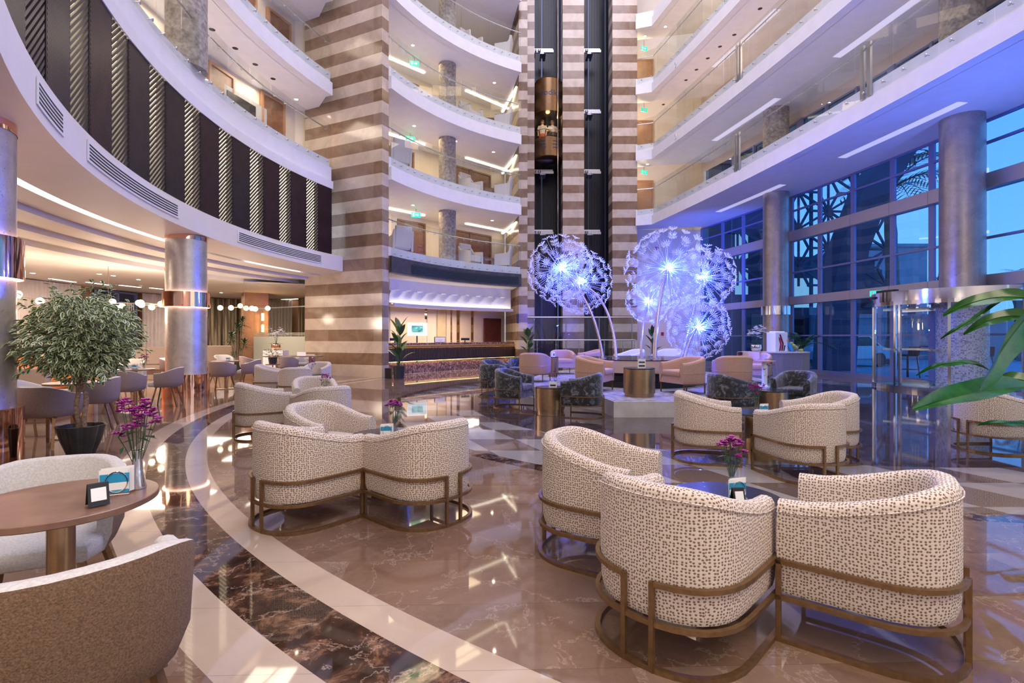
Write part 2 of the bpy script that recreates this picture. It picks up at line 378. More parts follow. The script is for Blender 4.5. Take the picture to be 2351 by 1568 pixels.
def floor_mat():
    m, t, b = newmat('marble_floor'); g = NT(t); p = g.pos(); x, y, z = g.sep(p)[:3]
    def dist(cx, cy): return g.m('SQRT', g.m('ADD', g.m('POWER', g.m('SUBTRACT', x, cx), 2.0), g.m('POWER', g.m('SUBTRACT', y, cy), 2.0)))
    # base tiles: brown marble with pale veins
    wn = g.n('TexWhiteNoise', noise_dimensions='2D'); cv = g.n('CombineXYZ')
    rx = g.m('ADD', g.m('MULTIPLY', x, 0.995), g.m('MULTIPLY', y, 0.1)); row = g.m('FLOOR', g.m('DIVIDE', g.m('SUBTRACT', y, g.m('MULTIPLY', x, 0.03)), 0.52))
    colm = g.m('FLOOR', g.m('ADD', g.m('DIVIDE', rx, 0.78), g.m('MULTIPLY', row, 0.37)))
    g.put(row, cv.inputs[0]); g.put(colm, cv.inputs[1]); t.links.new(cv.outputs[0], wn.inputs['Vector'])
    off = g.n('VectorMath', operation='ADD'); t.links.new(p, off.inputs[0]); sc = g.n('VectorMath', operation='SCALE'); t.links.new(wn.outputs['Color'], sc.inputs[0]); sc.inputs['Scale'].default_value = 9.0; t.links.new(sc.outputs[0], off.inputs[1])
    q = off.outputs[0]
    n1 = g.noise(q, 1.3, 10, 0.66, 0.7); n2 = g.noise(q, 1.6, 9, 0.62, 0.35); n3 = g.noise(q, 28, 3)
    vein = g.m('ABSOLUTE', g.m('SUBTRACT', n2, 0.5))
    base = g.ramp(n1, [(0.3, (0.125, 0.072, 0.05)), (0.7, (0.235, 0.152, 0.112))])
    base = g.mix(g.ramp(n3, [(0.4, (0, 0, 0)), (0.75, (0.35, 0.35, 0.35))]), base, (0.24, 0.145, 0.10))
    base = g.mix(g.ramp(vein, [(0.0, (0.42,) * 3), (0.007, (0, 0, 0))]), base, (0.44, 0.34, 0.27))
    br = g.n('BrightContrast'); t.links.new(base, br.inputs[0]); t.links.new(g.m('MULTIPLY', g.m('SUBTRACT', wn.outputs['Value'], 0.5), 0.045), br.inputs[1]); base = br.outputs[0]
    # cream marble
    nc = g.noise(p, 1.1, 8, 0.6, 0.8)
    cream = g.ramp(nc, [(0.3, (0.40, 0.305, 0.235)), (0.7, (0.50, 0.40, 0.32))])
    # dark emperador
    nd = g.noise(p, 6.0, 12, 0.74, 0.55)
    darkm = g.ramp(nd, [(0.40, (0.016, 0.008, 0.006)), (0.52, (0.05, 0.022, 0.013)), (0.62, (0.20, 0.105, 0.06)), (0.7, (0.30, 0.18, 0.11))])
    dv = g.m('ABSOLUTE', g.m('SUBTRACT', g.noise(p, 2.6, 10, 0.64, 0.4), 0.5))
    darkm = g.mix(g.ramp(dv, [(0.0, (0.6,) * 3), (0.010, (0, 0, 0))]), darkm, (0.45, 0.33, 0.25))
    # medallion
    ck = g.m('MODULO', g.m('ADD', g.m('FLOOR', g.m('DIVIDE', g.m('ADD', x, g.m('MULTIPLY', y, 0.45)), 0.62)), g.m('FLOOR', g.m('DIVIDE', y, 0.68))), 2.0)
    ck = g.m('ABSOLUTE', ck)
    light = g.ramp(nc, [(0.3, (0.25, 0.23, 0.22)), (0.7, (0.33, 0.31, 0.30))])
    umb = g.ramp(n1, [(0.3, (0.10, 0.07, 0.06)), (0.7, (0.17, 0.12, 0.105))])
    chk = g.mix(ck, light, umb)
    inner = g.ramp(nd, [(0.35, (0.022, 0.016, 0.016)), (0.6, (0.075, 0.05, 0.046)), (0.7, (0.16, 0.12, 0.11))])
    rM = dist(4.83, 11.06); rF = dist(6.75, 11.97)
    def below(r, v): return g.m('LESS_THAN', r, v)
    c = base
    c = g.mix(below(rM, 7.42), c, darkm)
    c = g.mix(below(rM, 7.22), c, chk)
    c = g.mix(below(rM, 5.75), c, inner)
    ring = lambda r, a, bb: g.m('MULTIPLY', g.m('GREATER_THAN', r, a), g.m('LESS_THAN', r, bb))
    side = g.m('LESS_THAN', y, 9.2)
    c = g.mix(ring(rF, 11.93, 12.73), c, cream)
    c = g.mix(ring(rF, 12.13, 12.46), c, darkm)
    # tile joints
    jy = g.m('ABSOLUTE', g.m('SUBTRACT', g.m('FRACT', g.m('DIVIDE', g.m('SUBTRACT', y, g.m('MULTIPLY', x, 0.03)), 0.52)), 0.5))
    c = g.mix(g.m('MULTIPLY', g.m('GREATER_THAN', jy, 0.4965), 0.35), c, (0.05, 0.03, 0.02))
    t.links.new(c, b.inputs['Base Color']); b.inputs['Roughness'].default_value = 0.035; b.inputs['Specular IOR Level'].default_value = 0.75
    t.links.new(g.bump(g.noise(p, 0.9, 2), 0.012, 0.05), b.inputs['Normal'])
    return m
M['floor'] = floor_mat()
def mosaic():
    m, t, b = newmat('mosaic_tiles'); g = NT(t); p = g.pos(); x, y, z = g.sep(p)[:3]
    th = g.m('ARCTAN2', g.m('SUBTRACT', y, 12.95), g.m('SUBTRACT', x, 11.5))
    u = g.m('DIVIDE', g.m('MULTIPLY', th, 0.52), 0.03); v = g.m('DIVIDE', z, 0.03)
    cv = g.n('CombineXYZ'); g.put(g.m('FLOOR', u), cv.inputs[0]); g.put(g.m('FLOOR', v), cv.inputs[1])
    wn = g.n('TexWhiteNoise', noise_dimensions='2D'); t.links.new(cv.outputs[0], wn.inputs['Vector'])
    c = g.ramp(wn.outputs['Value'], [(0.0, (0.25, 0.22, 0.20)), (0.2, (0.42, 0.39, 0.37)), (0.5, (0.62, 0.60, 0.58)), (1.0, (0.74, 0.72, 0.70))])
    gr = g.m('MAXIMUM', g.m('GREATER_THAN', g.m('ABSOLUTE', g.m('SUBTRACT', g.m('FRACT', u), 0.5)), 0.43), g.m('GREATER_THAN', g.m('ABSOLUTE', g.m('SUBTRACT', g.m('FRACT', v), 0.5)), 0.43))
    t.links.new(g.mix(gr, c, (0.36, 0.34, 0.33)), b.inputs['Base Color']); b.inputs['Roughness'].default_value = 0.25; return m
M['mosaic'] = mosaic()
def granite():
    m, t, b = newmat('speckled_granite'); g = NT(t); p = g.pos()
    vo = g.n('TexVoronoi'); vo.inputs['Scale'].default_value = 22; g.put(p, vo.inputs['Vector'])
    t.links.new(g.ramp(g.sep(vo.outputs['Color'])[0], [(0.2, (0.06, 0.03, 0.03)), (0.6, (0.22, 0.11, 0.09)), (0.95, (0.45, 0.28, 0.24))]), b.inputs['Base Color']); b.inputs['Roughness'].default_value = 0.3; return m
M['granite'] = granite()

# ------------------------------------------------------------------ plan of the place
CL, RL = (6.85, 12.64), 13.96           # ring of the galleries over the dining hall
CM, RM = (5.04, 13.96), 9.85            # ring of the galleries over reception
def xr(y): return -102.53 + sqrt(112.1 ** 2 - (y - 0.565) ** 2)     # edge of the galleries on the window side
def xw(y): return -73.24 + sqrt(85.85 ** 2 - (y - 3.747) ** 2)      # window wall
PL = arc(CL, RL, 228, 159.0, 56)
PM = arc(CM, RM, 158.6, 118.0, 24)
PR = [(6.13, 25.38), (6.86, 25.12)] + [(xr(y), y) for y in [24.4 - 1.05 * i for i in range(26)]]
PW = [(xw(y), y) for y in [26.1 - 1.2 * i for i in range(24)]]
BW = [(-7.3, 20.4), (-0.42, 27.0)]      # wall behind reception
def hit(px, c, r):
    k = (px - 1175.5) / 1175.5; a = 1 + k * k; b = -2 * (c[0] * k + c[1]); d = sqrt(b * b - 4 * a * (c[0] ** 2 + c[1] ** 2 - r * r))
    t = (-b + d) / 2 / a; return (k * t, t)

# ------------------------------------------------------------------ floor
mb = MB(); mb.quad((-18, -6, 0), (13.2, -6, 0), (13.2, 30, 0), (-18, 30, 0)); struct('floor', mb, M['floor'])

# ------------------------------------------------------------------ galleries
def slab(name, path, inner, zb, fascia=0.44, top=0.80, white='white', prof=None):
    """path: edge; inner: points that close the slab at the back (from the path's end to its start)"""
    mb = MB(); n = len(path)
    pr = prof or [(-0.3, zb), (0.0, zb), (0.0, zb + fascia), (-0.10, zb + fascia), (-0.10, zb + top), (-0.3, zb + top)]
    mb.sweep(path, pr)
    q = MB(); q.sweep(path, [(-0.29, 0)]); ins = [(v[0], v[1]) for v in q.v]
    pts = ins + list(inner)
    for z in (pr[0][1], pr[-1][1]): mb.add([(x, y, z) for x, y in pts], [tuple(range(len(pts)))])
    # end faces of the edge
    k = len(pr)
    mb.f += [tuple(range(k)), tuple((n - 1) * k + i for i in range(k))]; mb.m += [0, 0]
    return struct(name, mb, M[white])
def inset(path, d):
    q = MB(); q.sweep(path, [(d, 0)]); return [(v[0], v[1]) for v in q.v]
def walk(path, s):
    for a, b in zip(path, path[1:]):
        L = sqrt((b[0] - a[0]) ** 2 + (b[1] - a[1]) ** 2)
        if s <= L: return (a[0] + (b[0] - a[0]) * s / L, a[1] + (b[1] - a[1]) * s / L)
        s -= L
    return path[-1]
def plen(p): return sum(sqrt((b[0] - a[0]) ** 2 + (b[1] - a[1]) ** 2) for a, b in zip(p, p[1:]))
disc_me = None
def balustrade(path, zb, n, label, s0=0.0, s1=None, posts=()):
    """glass panels held by steel discs on the slab edge, with a steel handrail"""
    global disc_me
    if disc_me is None:
        d = MB(); d.lathe([(0.010, -0.075), (0.010, 0.0), (0.034, 0.0), (0.036, 0.012), (0.028, 0.02)], 0, 0, 12); d.xf(Matrix.Rotation(-pi / 2, 4, 'X'))
        disc_me = d.mesh('standoff', M['steel'], True, 0.6)
    t = thing('glass_balustrade', label, 'railing', (0, 0, 0), 0, 'glass balustrades of the galleries')
    gp = inset(path, -0.02); L = plen(gp); s1 = s1 or L; st = (s1 - s0) / n
    for i in range(n):
        a = Vector(walk(gp, s0 + i * st + 0.012)); b = Vector(walk(gp, s0 + (i + 1) * st - 0.012))
        g = MB(); g.bar((a.x, a.y, zb + 1.22), (b.x, b.y, zb + 1.22), 0.012, 1.46); pn = g.build('glass_panel', M['balglass'], t)
        d = (b - a); an = atan2(d.y, d.x)
        for f in (0.24, 0.76):
            p = a + d * f + Vector((d.y, -d.x)).normalized() * 0.012
            o = bpy.data.objects.new('standoff', disc_me); COL.objects.link(o); o.parent = pn; o.location = (p.x, p.y, zb + 0.63); o.rotation_euler = (0, 0, an + pi)
    hp = inset(path, -0.11); Lh = plen(hp); k = max(8, n * 3)
    pts = [(*walk(hp, max(0, s0 * Lh / L) + (s1 - s0) * Lh / L * i / k), zb + 1.80) for i in range(k + 1)]
    h = MB(); h.tube(pts, 0.021, 8)
    hr = h.build('handrail', M['steel'], t, True)
    br = MB()
    for i in range(n * 2):
        s = s0 + (i + 0.5) * st / 2; a = walk(gp, s); b = walk(hp, s * Lh / L)
        br.tube([(a[0], a[1], zb + 1.73), (b[0], b[1], zb + 1.73), (b[0], b[1], zb + 1.79)], 0.009, 6)
    br.build('rail_bracket', M['steel'], hr)
    for s in posts:
        a = walk(inset(path, -0.06), s); q = MB(); q.box(a[0], a[1], zb + 0.5, 0.06, 0.12, 1.36); q.build('post', M['steel'], t)
    return t
# --- over reception
for i, zb in enumerate((3.62, 6.78, 9.90, 13.09, 16.25)):
    if i == 0:
        slab('balcony_slab', PM, [BW[1], BW[0]], zb, white='ceil', prof=[(-0.3, zb), (-0.3, zb + 0.02), (-0.12, zb + 0.56), (-0.12, zb + 0.86), (-0.3, zb + 0.86)])
        mb = MB(); mb.sweep(PM, [(-0.25, zb - 0.02), (0.0, zb - 0.02), (0.0, zb + 0.54), (-0.25, zb + 0.54)]); struct('trim_1', mb, noisy('charcoal_panel', (0.045, 0.04, 0.045), (0.075, 0.068, 0.075), 5, 0.45))
    else:
        slab('balcony_slab', PM, [BW[1], BW[0]], zb, white='white')
NM = ('first', 'second', 'third', 'fourth')
for i, zb in enumerate((3.62, 6.78, 9.90, 13.09)):
    balustrade(PM, zb, 9, 'curved glass balustrade of the %s gallery above the reception counter' % NM[i])
# --- over the dining hall
WL = [(-7.0, 18.55), (-7.6, 18.98)] + arc(CL, 16.02, 157.6, 228, 40)
slab('balcony_slab', PL, WL, 6.455, prof=[(-0.3, 6.455), (0.03, 6.455), (0.03, 6.72), (-0.05, 6.74), (-0.05, 7.21), (-0.14, 7.21), (-0.14, 7.50), (-0.3, 7.50)])
slab('balcony_slab', PL, WL, 9.69)
slab('balcony_slab', PL, WL, 12.95)
sL = plen(PL)
balustrade(PL, 6.72, 17, 'long curved glass balustrade above the slatted dark screens', sL - 17 * 0.985)
balustrade(PL, 9.69, 13, 'upper curved glass balustrade two storeys above the dining hall', sL - 13 * 0.985)
# --- on the window side
WR = [(xw(y), y) for y in [-2.0 + 1.2 * i for i in range(24)]] + [(6.2, 26.4)]
for i, zb in enumerate((6.90, 10.12, 13.40, 16.65)): slab('balcony_slab', PR, WR, zb)
for i, zb in enumerate((6.90, 10.12, 13.40)):
    balustrade(PR, zb, 24, ('glass balustrade of the lowest straight gallery above the window wall', 'glass balustrade of the middle straight gallery above the window wall', 'glass balustrade of the top straight gallery above the window wall')[i],
               0.06, None, posts=(7.4, 7.62, 13.1, 13.32) if i == 0 else (7.5, 7.72) if i == 1 else ())
# ceiling of the atrium, seen only in reflections
mb = MB(); mb.box(-2, 12, 26.0, 36, 40, 0.2); struct('ceiling', mb, M['white'])

# ------------------------------------------------------------------ walls
# striped marble pier and lift wall
mb = MB(); mb.poly([(-4.393, 17.30), (-4.24, 17.62), (-7.45, 19.12), (-7.606, 18.80)], 0, 26.0); struct('wall_striped_pier', mb, M['stripe'])
mb = MB(); mb.poly([(0.31, 23.40), (0.707, 23.40), (0.77, 25.55), (0.77, 28.2), (-0.60, 28.2)], 0, 26.0); struct('wall_lift_side', mb, M['stripe'])
for x0, x1 in ((0.77, 1.12), (2.53, 3.60), (5.01, 6.25)):
    mb = MB(); mb.poly([(x0, 25.55), (x1, 25.55), (x1, 26.6), (x0, 26.6)], 0, 26.0); struct('wall_lift_front', mb, M['stripe'])
# lift shafts
sh = noisy('shaft_panel', (0.0015, 0.002, 0.005), (0.004, 0.005, 0.012), 2, 0.35)
mb = MB(); mb.box(3.4, 28.1, 0, 5.9, 0.1, 26.0)
for k in range(40): mb.box(0.9 + k * 0.14, 28.03, 0, 0.05, 0.05, 26.0)
mb.box(0.80, 27.3, 0, 0.06, 1.6, 26.0); mb.box(6.2, 27.3, 0, 0.06, 1.6, 26.0); mb.box(3.06, 27.3, 0, 0.9, 1.6, 26.0)
struct('wall_shaft', mb, sh)
# wall behind reception, all storeys
mb = MB()
dx, dy = BW[1][0] - BW[0][0], BW[1][1] - BW[0][1]; bl = sqrt(dx * dx + dy * dy); ux, uy = dx / bl, dy / bl; nx, ny = uy, -ux     # n towards the room
mb.bar((BW[0][0], BW[0][1], 13), (BW[1][0], BW[1][1], 13), 0.1, 26.0); struct('wall_reception', mb, M['wallc'])
ba = atan2(dy, dx)
def onback(s, off=0.0): return (BW[0][0] + ux * s + nx * off, BW[0][1] + uy * s + ny * off)
def backpx(px):
    k = (px - 1175.5) / 1175.5
    # (x,y) on the wall line with x = k y
    s = (k * BW[0][1] - BW[0][0]) / (ux - k * uy); return s
# corridor wall over the dining hall
mb = MB(); mb.sweep(arc(CL, 16.0, 228, 157.6, 44) + [(-7.55, 18.98)], [(0, 6.5), (0, 26.0)]); struct('wall_gallery', mb, M['wallc'])
mb = MB(); mb.bar((-7.53, 18.9, 12.9), (BW[0][0], BW[0][1], 12.9), 0.1, 14); struct('wall_return', mb, M['wallc'])
# upper walls on the window side
mb = MB(); mb.sweep(PW, [(0, 9.72), (0, 26.0)]); mb.sweep(PW, [(0, 6.9), (0, 7.95)]); struct('wall_window_side', mb, noisy('rose_wall', (0.70, 0.58, 0.50), (0.74, 0.62, 0.54), 1.5, 0.55))
# end wall beyond the lifts
mb = MB(); mb.box(8.0, 26.45, 0, 3.6, 0.1, 6.9); mb.box(8.0, 27.6, 6.9, 3.6, 0.1, 13); mb.box(9.78, 26.8, 6.9, 0.1, 1.7, 13); struct('wall_end', mb, M['wallc'])
# outer walls of the dining hall
mb = MB(); mb.sweep([(-16.6, -5), (-16.6, 22.8), (-14.2, 26.6), (-6.8, 26.6), (-6.8, 20.2)], [(0, 0), (0, 3.6)]); struct('wall_dining', mb, M['oak'])
mb = MB(); mb.box(-2, -5.9, 0, 32, 0.1, 26.0); struct('wall_back', mb, M['wallc'])

# ------------------------------------------------------------------ edge band, stepped ceiling over the dining hall
mb = MB(); z0 = 3.68
mb.sweep(arc(CL, RL, 228, 155.4, 58), [(-0.05, z0 + 0.52), (0.06, z0 + 0.52), (0.06, z0), (-0.9, z0 - 0.07), (-0.9, z0 + 0.06), (-1.06, z0 + 0.06), (-1.06, z0 - 0.08), (-1.55, z0 - 0.11), (-1.55, z0 - 0.02), (-1.62, z0 - 0.02),
              (-1.62, z0 - 0.20), (-1.80, z0 - 0.20), (-1.95, z0 - 0.16), (-2.40, z0 - 0.17), (-2.40, z0 - 0.08), (-2.47, z0 - 0.08), (-2.47, z0 - 0.27), (-2.66, z0 - 0.27), (-2.80, z0 - 0.23), (-3.35, z0 - 0.24), (-3.35, z0 - 0.36), (-3.62, z0 - 0.36)])
struct('ceiling_dining_edge', mb, M['ceil'], smooth=False)
mb = MB(); mb.add([(x, y, 3.335) for x, y in ((-9.9, 18.0), (-8.6, 18.4), (-7.5, 19.1), (-6.8, 20.3), (-6.8, 26.6), (-11, 26.6))], [tuple(range(6))]); struct('ceiling_dining_side', mb, M['ceil'])
mb = MB(); mb.poly([(-12.5, 15.5), (-8.3, 15.5), (-7.45, 18.75), (-6.9, 19.0), (-6.75, 26.6), (-12.5, 26.6)], 3.78, 3.84); struct('ceiling_dining_lid', mb, M['ceil'])
mb = MB(); ins = inset(PL, -3.6)
mb.add([(x, y, 3.33) for x, y in ins + [(-6.9, 20.3), (-6.9, 26.6), (-14.2, 26.6), (-16.6, 22.8), (-16.6, -2)]], [tuple(range(len(ins) + 5))]); struct('ceiling_dining', mb, M['ceil'])
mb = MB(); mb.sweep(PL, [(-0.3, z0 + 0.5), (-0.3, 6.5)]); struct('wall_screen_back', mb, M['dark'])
for a0, a1 in ((207.6, 176.5), (170.0, 160.5)):        # light slot in the edge band
    mb = MB(); mb.sweep(inset(arc(CL, RL, a0, a1, 24), 0), [(-0.905, z0 + 0.055 - 0.09), (-1.055, z0 + 0.055 - 0.10)])
    tag(mb.build('light_slot', M['strip']), 'curved light slot in the soffit ' + ('between the two metal columns' if a0 > 190 else 'ending at the striped marble pier'), 'light', 'curved light slots')
# air grilles in the band
def grille(a0, a1, label):
    t = thing('air_grille', label, 'vent', group='air grilles in the white band')
    p = arc(CL, RL, a0, a1, 14)
    f = MB(); f.sweep(p, [(0.064, z0 + 0.13), (0.075, z0 + 0.13), (0.075, z0 + 0.42), (0.064, z0 + 0.42)], 0, True, False, True); f.build('frame', M['white'], t)
    d = MB(); q = arc(CL, RL, a0 - 0.25, a1 + 0.25, 14)
    for k in range(5): d.sweep(q, [(0.0765, z0 + 0.165 + k * 0.048), (0.0765, z0 + 0.19 + k * 0.048)])
    d.build('louvre_slots', M['dark'], t)
grille(211.5, 207.2, 'slotted air grille in the white band, cut by the edge of the picture'); grille(203.5, 188.5, 'long slotted air grille in the white band under the slatted screens'); grille(178.0, 161.5, 'slotted air grille in the white band close to the striped marble pier')

# ------------------------------------------------------------------ slatted screens
def clipseg(a, b, w, z0, z1):
    (x0, y0), (x1, y1) = a, b; t0, t1 = 0.0, 1.0; dx, dy = x1 - x0, y1 - y0
    for p, q in ((-dx, x0), (dx, w - x0), (-dy, y0 - z0), (dy, z1 - y0)):
        if abs(p) < 1e-9:
            if q < 0: return None
            continue
        r = q / p
        if p < 0: t0 = max(t0, r)
        else: t1 = min(t1, r)
    return None if t0 >= t1 else ((x0 + dx * t0, y0 + dy * t0), (x0 + dx * t1, y0 + dy * t1))
scr_dark = noisy('dark_slats', (0.014, 0.010, 0.015), (0.028, 0.020, 0.026), 4, 0.4)
scr_red = noisy('wine_dark_slats', (0.018, 0.006, 0.010), (0.034, 0.012, 0.018), 4, 0.4)
ANG = [218.5, 215.3, 212.1, 208.74, 205.33, 202.16, 198.93, 196.05, 192.9, 190.03, 187.02, 184.09, 181.01, 178.34, 175.37, 172.59, 169.75, 167.28, 164.43, 161.88, 159.2]
for i, (a0, a1) in enumerate(zip(ANG, ANG[1:])):
    op = (i % 2 == 0); lit = op and i >= 4
    zb, zt = 4.20, 6.455
    t = thing('slat_screen', '%s slatted screen panel, %s along the curve from the marble pier' % (('open warm-lit' if lit else 'open unlit') if op else 'closed dark', ('first second third fourth fifth sixth seventh eighth ninth tenth eleventh twelfth thirteenth fourteenth fifteenth sixteenth seventeenth eighteenth nineteenth twentieth'.split())[19 - i]), 'screen', group='slatted screen panels')
    p0 = Vector((CL[0] + (RL + 0.02) * cos(R(a0)), CL[1] + (RL + 0.02) * sin(R(a0)))); p1 = Vector((CL[0] + (RL + 0.02) * cos(R(a1)), CL[1] + (RL + 0.02) * sin(R(a1))))
    d = (p1 - p0); W = d.length; d.normalize(); nn = Vector((d.y, -d.x))
    P3 = lambda u, z, o: (p0.x + d.x * u + nn.x * o, p0.y + d.y * u + nn.y * o, z)
    mt = scr_red if i in (5, 11, 15, 17, 19) else scr_dark
    s = MB()
    if op:
        st = 0.105; sl = 0.95
        k = -int(W * sl / st) - 1
        while zb + k * st < zt:
            c = clipseg((0, zb + k * st), (W, zb + k * st + W * sl), W, zb, zt)
            if c: s.bar(P3(*c[0], 0), P3(*c[1], 0), 0.03, 0.043)
            k += 1
        s.bar(P3(0.012, (zb + zt) / 2, 0), P3(0.024, (zb + zt) / 2, 0), 0.05, zt - zb); s.bar(P3(W - 0.03, (zb + zt) / 2, 0), P3(W - 0.005, (zb + zt) / 2, 0), 0.05, zt - zb)
        s.build('slats', mt, t)
        b = MB(); b.quad(P3(0, zb, -0.16), P3(W, zb, -0.16), P3(W, zt, -0.16), P3(0, zt, -0.16)); b.build('backlight' if lit else 'backing', M['amberlight'] if lit else scr_dark, t)
    else:
        s.bar(P3(0, (zb + zt) / 2, -0.01), P3(W, (zb + zt) / 2, -0.01), 0.03, zt - zb); s.build('board', mt, t)
        g = MB(); st = 0.068; sl = 1.9; z = zb
        while z < zt + W * sl:
            c = clipseg((0, z), (W, z - W * sl), W, zb, zt)
            if c: g.bar(P3(*c[0], 0.012), P3(*c[1], 0.012), 0.03, 0.026)
            z += st
        g.build('ribs', mt, t)

# ------------------------------------------------------------------ round columns
def column(name, x, y, r, z0, z1, m, label, collar=None, base=None, cap=None, led=True, band_m='copper'):
    t = thing(name, label, 'column', (x, y, 0)); t['kind'] = 'structure'
    c = MB(); c.cyl(0, 0, z0, r, z1 - z0, 48); c.build('shaft', m, t, True)
    if base: b = MB(); b.lathe([(base[0], 0.0), (base[0], base[1]), (r, base[1])], 0, 0, 48); b.build('plinth', M[band_m], t, True)
    if collar:
        b = MB(); b.lathe([(collar[2] - 0.01, collar[0]), (collar[2], collar[0]), (collar[2], collar[1]), (collar[2] - 0.01, collar[1])], 0, 0, 48); b.build('collar', M[band_m], t, True)
        if led:
            for z in (collar[0], collar[1]):
                b = MB(); b.lathe([(r + 0.005, z), (collar[2] - 0.012, z)], 0, 0, 48, 0, False); b.build('led_ring', M['ledw'], t)
    if cap: b = MB(); b.lathe([(r + 0.006, cap[0]), (r + 0.006, cap[1])], 0, 0, 48, 0, False); b.build('cap_ring', M['copper'], t, True)
    return t
column('column_dining', -7.47, 11.75, 0.41, 0.0, 3.66, M['column'], 'silver plaster column with copper collar beside the dining tables', (2.04, 2.38, 0.475), (0.47, 0.52), (3.56, 3.655))
column('column_dining', -5.75, 5.36, 0.41, 0.0, 3.67, M['column'], 'silver plaster column with copper collar at the edge of the picture', (1.98, 2.42, 0.475), (0.475, 0.60), (3.55, 3.665))
for z0_, z1_ in ((7.5, 9.69), (10.49, 12.95)): column('column_gallery', -7.47, 11.75, 0.42, z0_, z1_, M['column3'], 'etched stone column behind the curved balustrade', None)
column('column_hall', 10.18, 19.75, 0.455, 0.0, 6.9, M['column2'], 'taupe metal column behind the concierge desk', (2.22, 2.55, 0.52), None, None, False, 'chromestrip')
column('column_hall', 11.38, 12.95, 0.455, 2.3, 6.9, M['column2'], 'taupe metal column rising from the revolving door', None)
column('column_mosaic', 11.38, 12.95, 0.52, 0.0, 2.3, M['mosaic'], 'mosaic clad column foot inside the revolving door', None)
for (x, y) in ((10.18, 19.75), (11.38, 12.95)): column('column_gallery', x, y, 0.455, 7.7, 10.12, M['column3'], 'etched stone column behind the straight gallery glass', None)
for z0_, z1_ in ((4.48, 6.78), (7.58, 9.9), (10.7, 13.09), (13.89, 16.25)): column('column_gallery', -2.78, 22.05, 0.37, z0_, z1_, M['column3'], 'grey stone column of the gallery above reception', None)

# ------------------------------------------------------------------ window wall
WA = [15.05, 13.96, 12.98, 12.03, 11.03, 10.07, 9.08, 8.07, 7.22, 6.30, 5.35, 4.4, 3.4, 2.4, 1.4, 0.4]
WC, WRr = (-73.24, 3.747), 85.85
wp = lambda a: Vector((WC[0] + WRr * cos(R(a)), WC[1] + WRr * sin(R(a))))
for i, (a0, a1) in enumerate(zip(WA, WA[1:])):
    p, q = wp(a0), wp(a1); d = (q - p).normalized(); nn = Vector((-d.y, d.x)) * -1
    t = thing('window_%d' % (i + 1), None, None); t['kind'] = 'structure'
    f = MB()
    f.bar((p.x, p.y, 3.45), (p.x + d.x * 0.001, p.y + d.y * 0.001, 3.45), 0.16, 6.9) if False else f.box(p.x, p.y, 0, 0.07, 0.17, 6.9, atan2(d.y, d.x) + pi / 2)
    for z, h in ((0.0, 0.16), (1.40, 0.055), (3.86, 0.06), (6.28, 0.06), (6.84, 0.06)): f.bar((p.x, p.y, z + h / 2), (q.x, q.y, z + h / 2), 0.09, h)
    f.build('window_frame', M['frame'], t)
    for za, zb in ((0.16, 1.40), (1.455, 2.64), (2.94, 3.86), (3.92, 5.12), (5.50, 6.28), (6.34, 6.84)):
        g = MB(); g.bar((p.x, p.y, (za + zb) / 2), (q.x, q.y, (za + zb) / 2), 0.01, zb - za); g.build('glass_pane', M['winglass'], t)
    for z, h in ((2.64, 0.30), (5.12, 0.38)):
        b = MB(); b.bar((p.x + d.x * 0.006, p.y + d.y * 0.006, z + h / 2), (q.x - d.x * 0.006, q.y - d.y * 0.006, z + h / 2), 0.30, h); b.build('band_panel', M['bandm'], t)
# windows at the back of the lowest straight gallery
for i in range(18):
    y0 = 23.6 - i * 1.3; p, q = Vector((xw(y0), y0)), Vector((xw(y0 - 1.3), y0 - 1.3))
    t = thing('window_%d' % (i + 21), None, None); t['kind'] = 'structure'
    f = MB(); f.box(p.x, p.y, 7.95, 0.16, 0.10 if i % 3 else 0.3, 1.77)
    for z in (7.95, 9.28, 9.66): f.bar((p.x, p.y, z + 0.03), (q.x, q.y, z + 0.03), 0.1, 0.06)
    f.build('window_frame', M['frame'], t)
    g = MB(); g.bar((p.x, p.y, 8.83), (q.x, q.y, 8.83), 0.01, 1.72); g.build('glass_pane', M['duskglass'], t)
# recessed light slots in the soffits of the straight galleries
def slot(y0, y1, off, z, label):
    mb = MB(); ys = [y0 + (y1 - y0) * k / 6 for k in range(7)]
    mb.sweep([(xr(y), y) for y in ys], [(-off, z - 0.004), (-off - 0.28, z - 0.004)]); tag(mb.build('light_slot', M['lavstrip']), label, 'light', 'light slots in the straight galleries')
slot(22.3, 18.3, 1.55, 6.9, 'recessed light slot in the blue soffit behind the dandelion lamps'); slot(15.6, 11.9, 1.5, 6.9, 'recessed light slot in the blue soffit between the two taupe columns'); slot(9.6, 6.0, 1.6, 6.9, 'recessed light slot in the blue soffit beyond the second taupe column')
slot(22.5, 18.5, 1.5, 10.12, 'recessed light slot in the rosy soffit close to the lift wall'); slot(15.8, 12.2, 1.5, 10.12, 'recessed light slot in the rosy soffit above the long glass panels'); slot(22.5, 18.5, 1.5, 13.40, 'recessed light slot in the top rosy soffit')
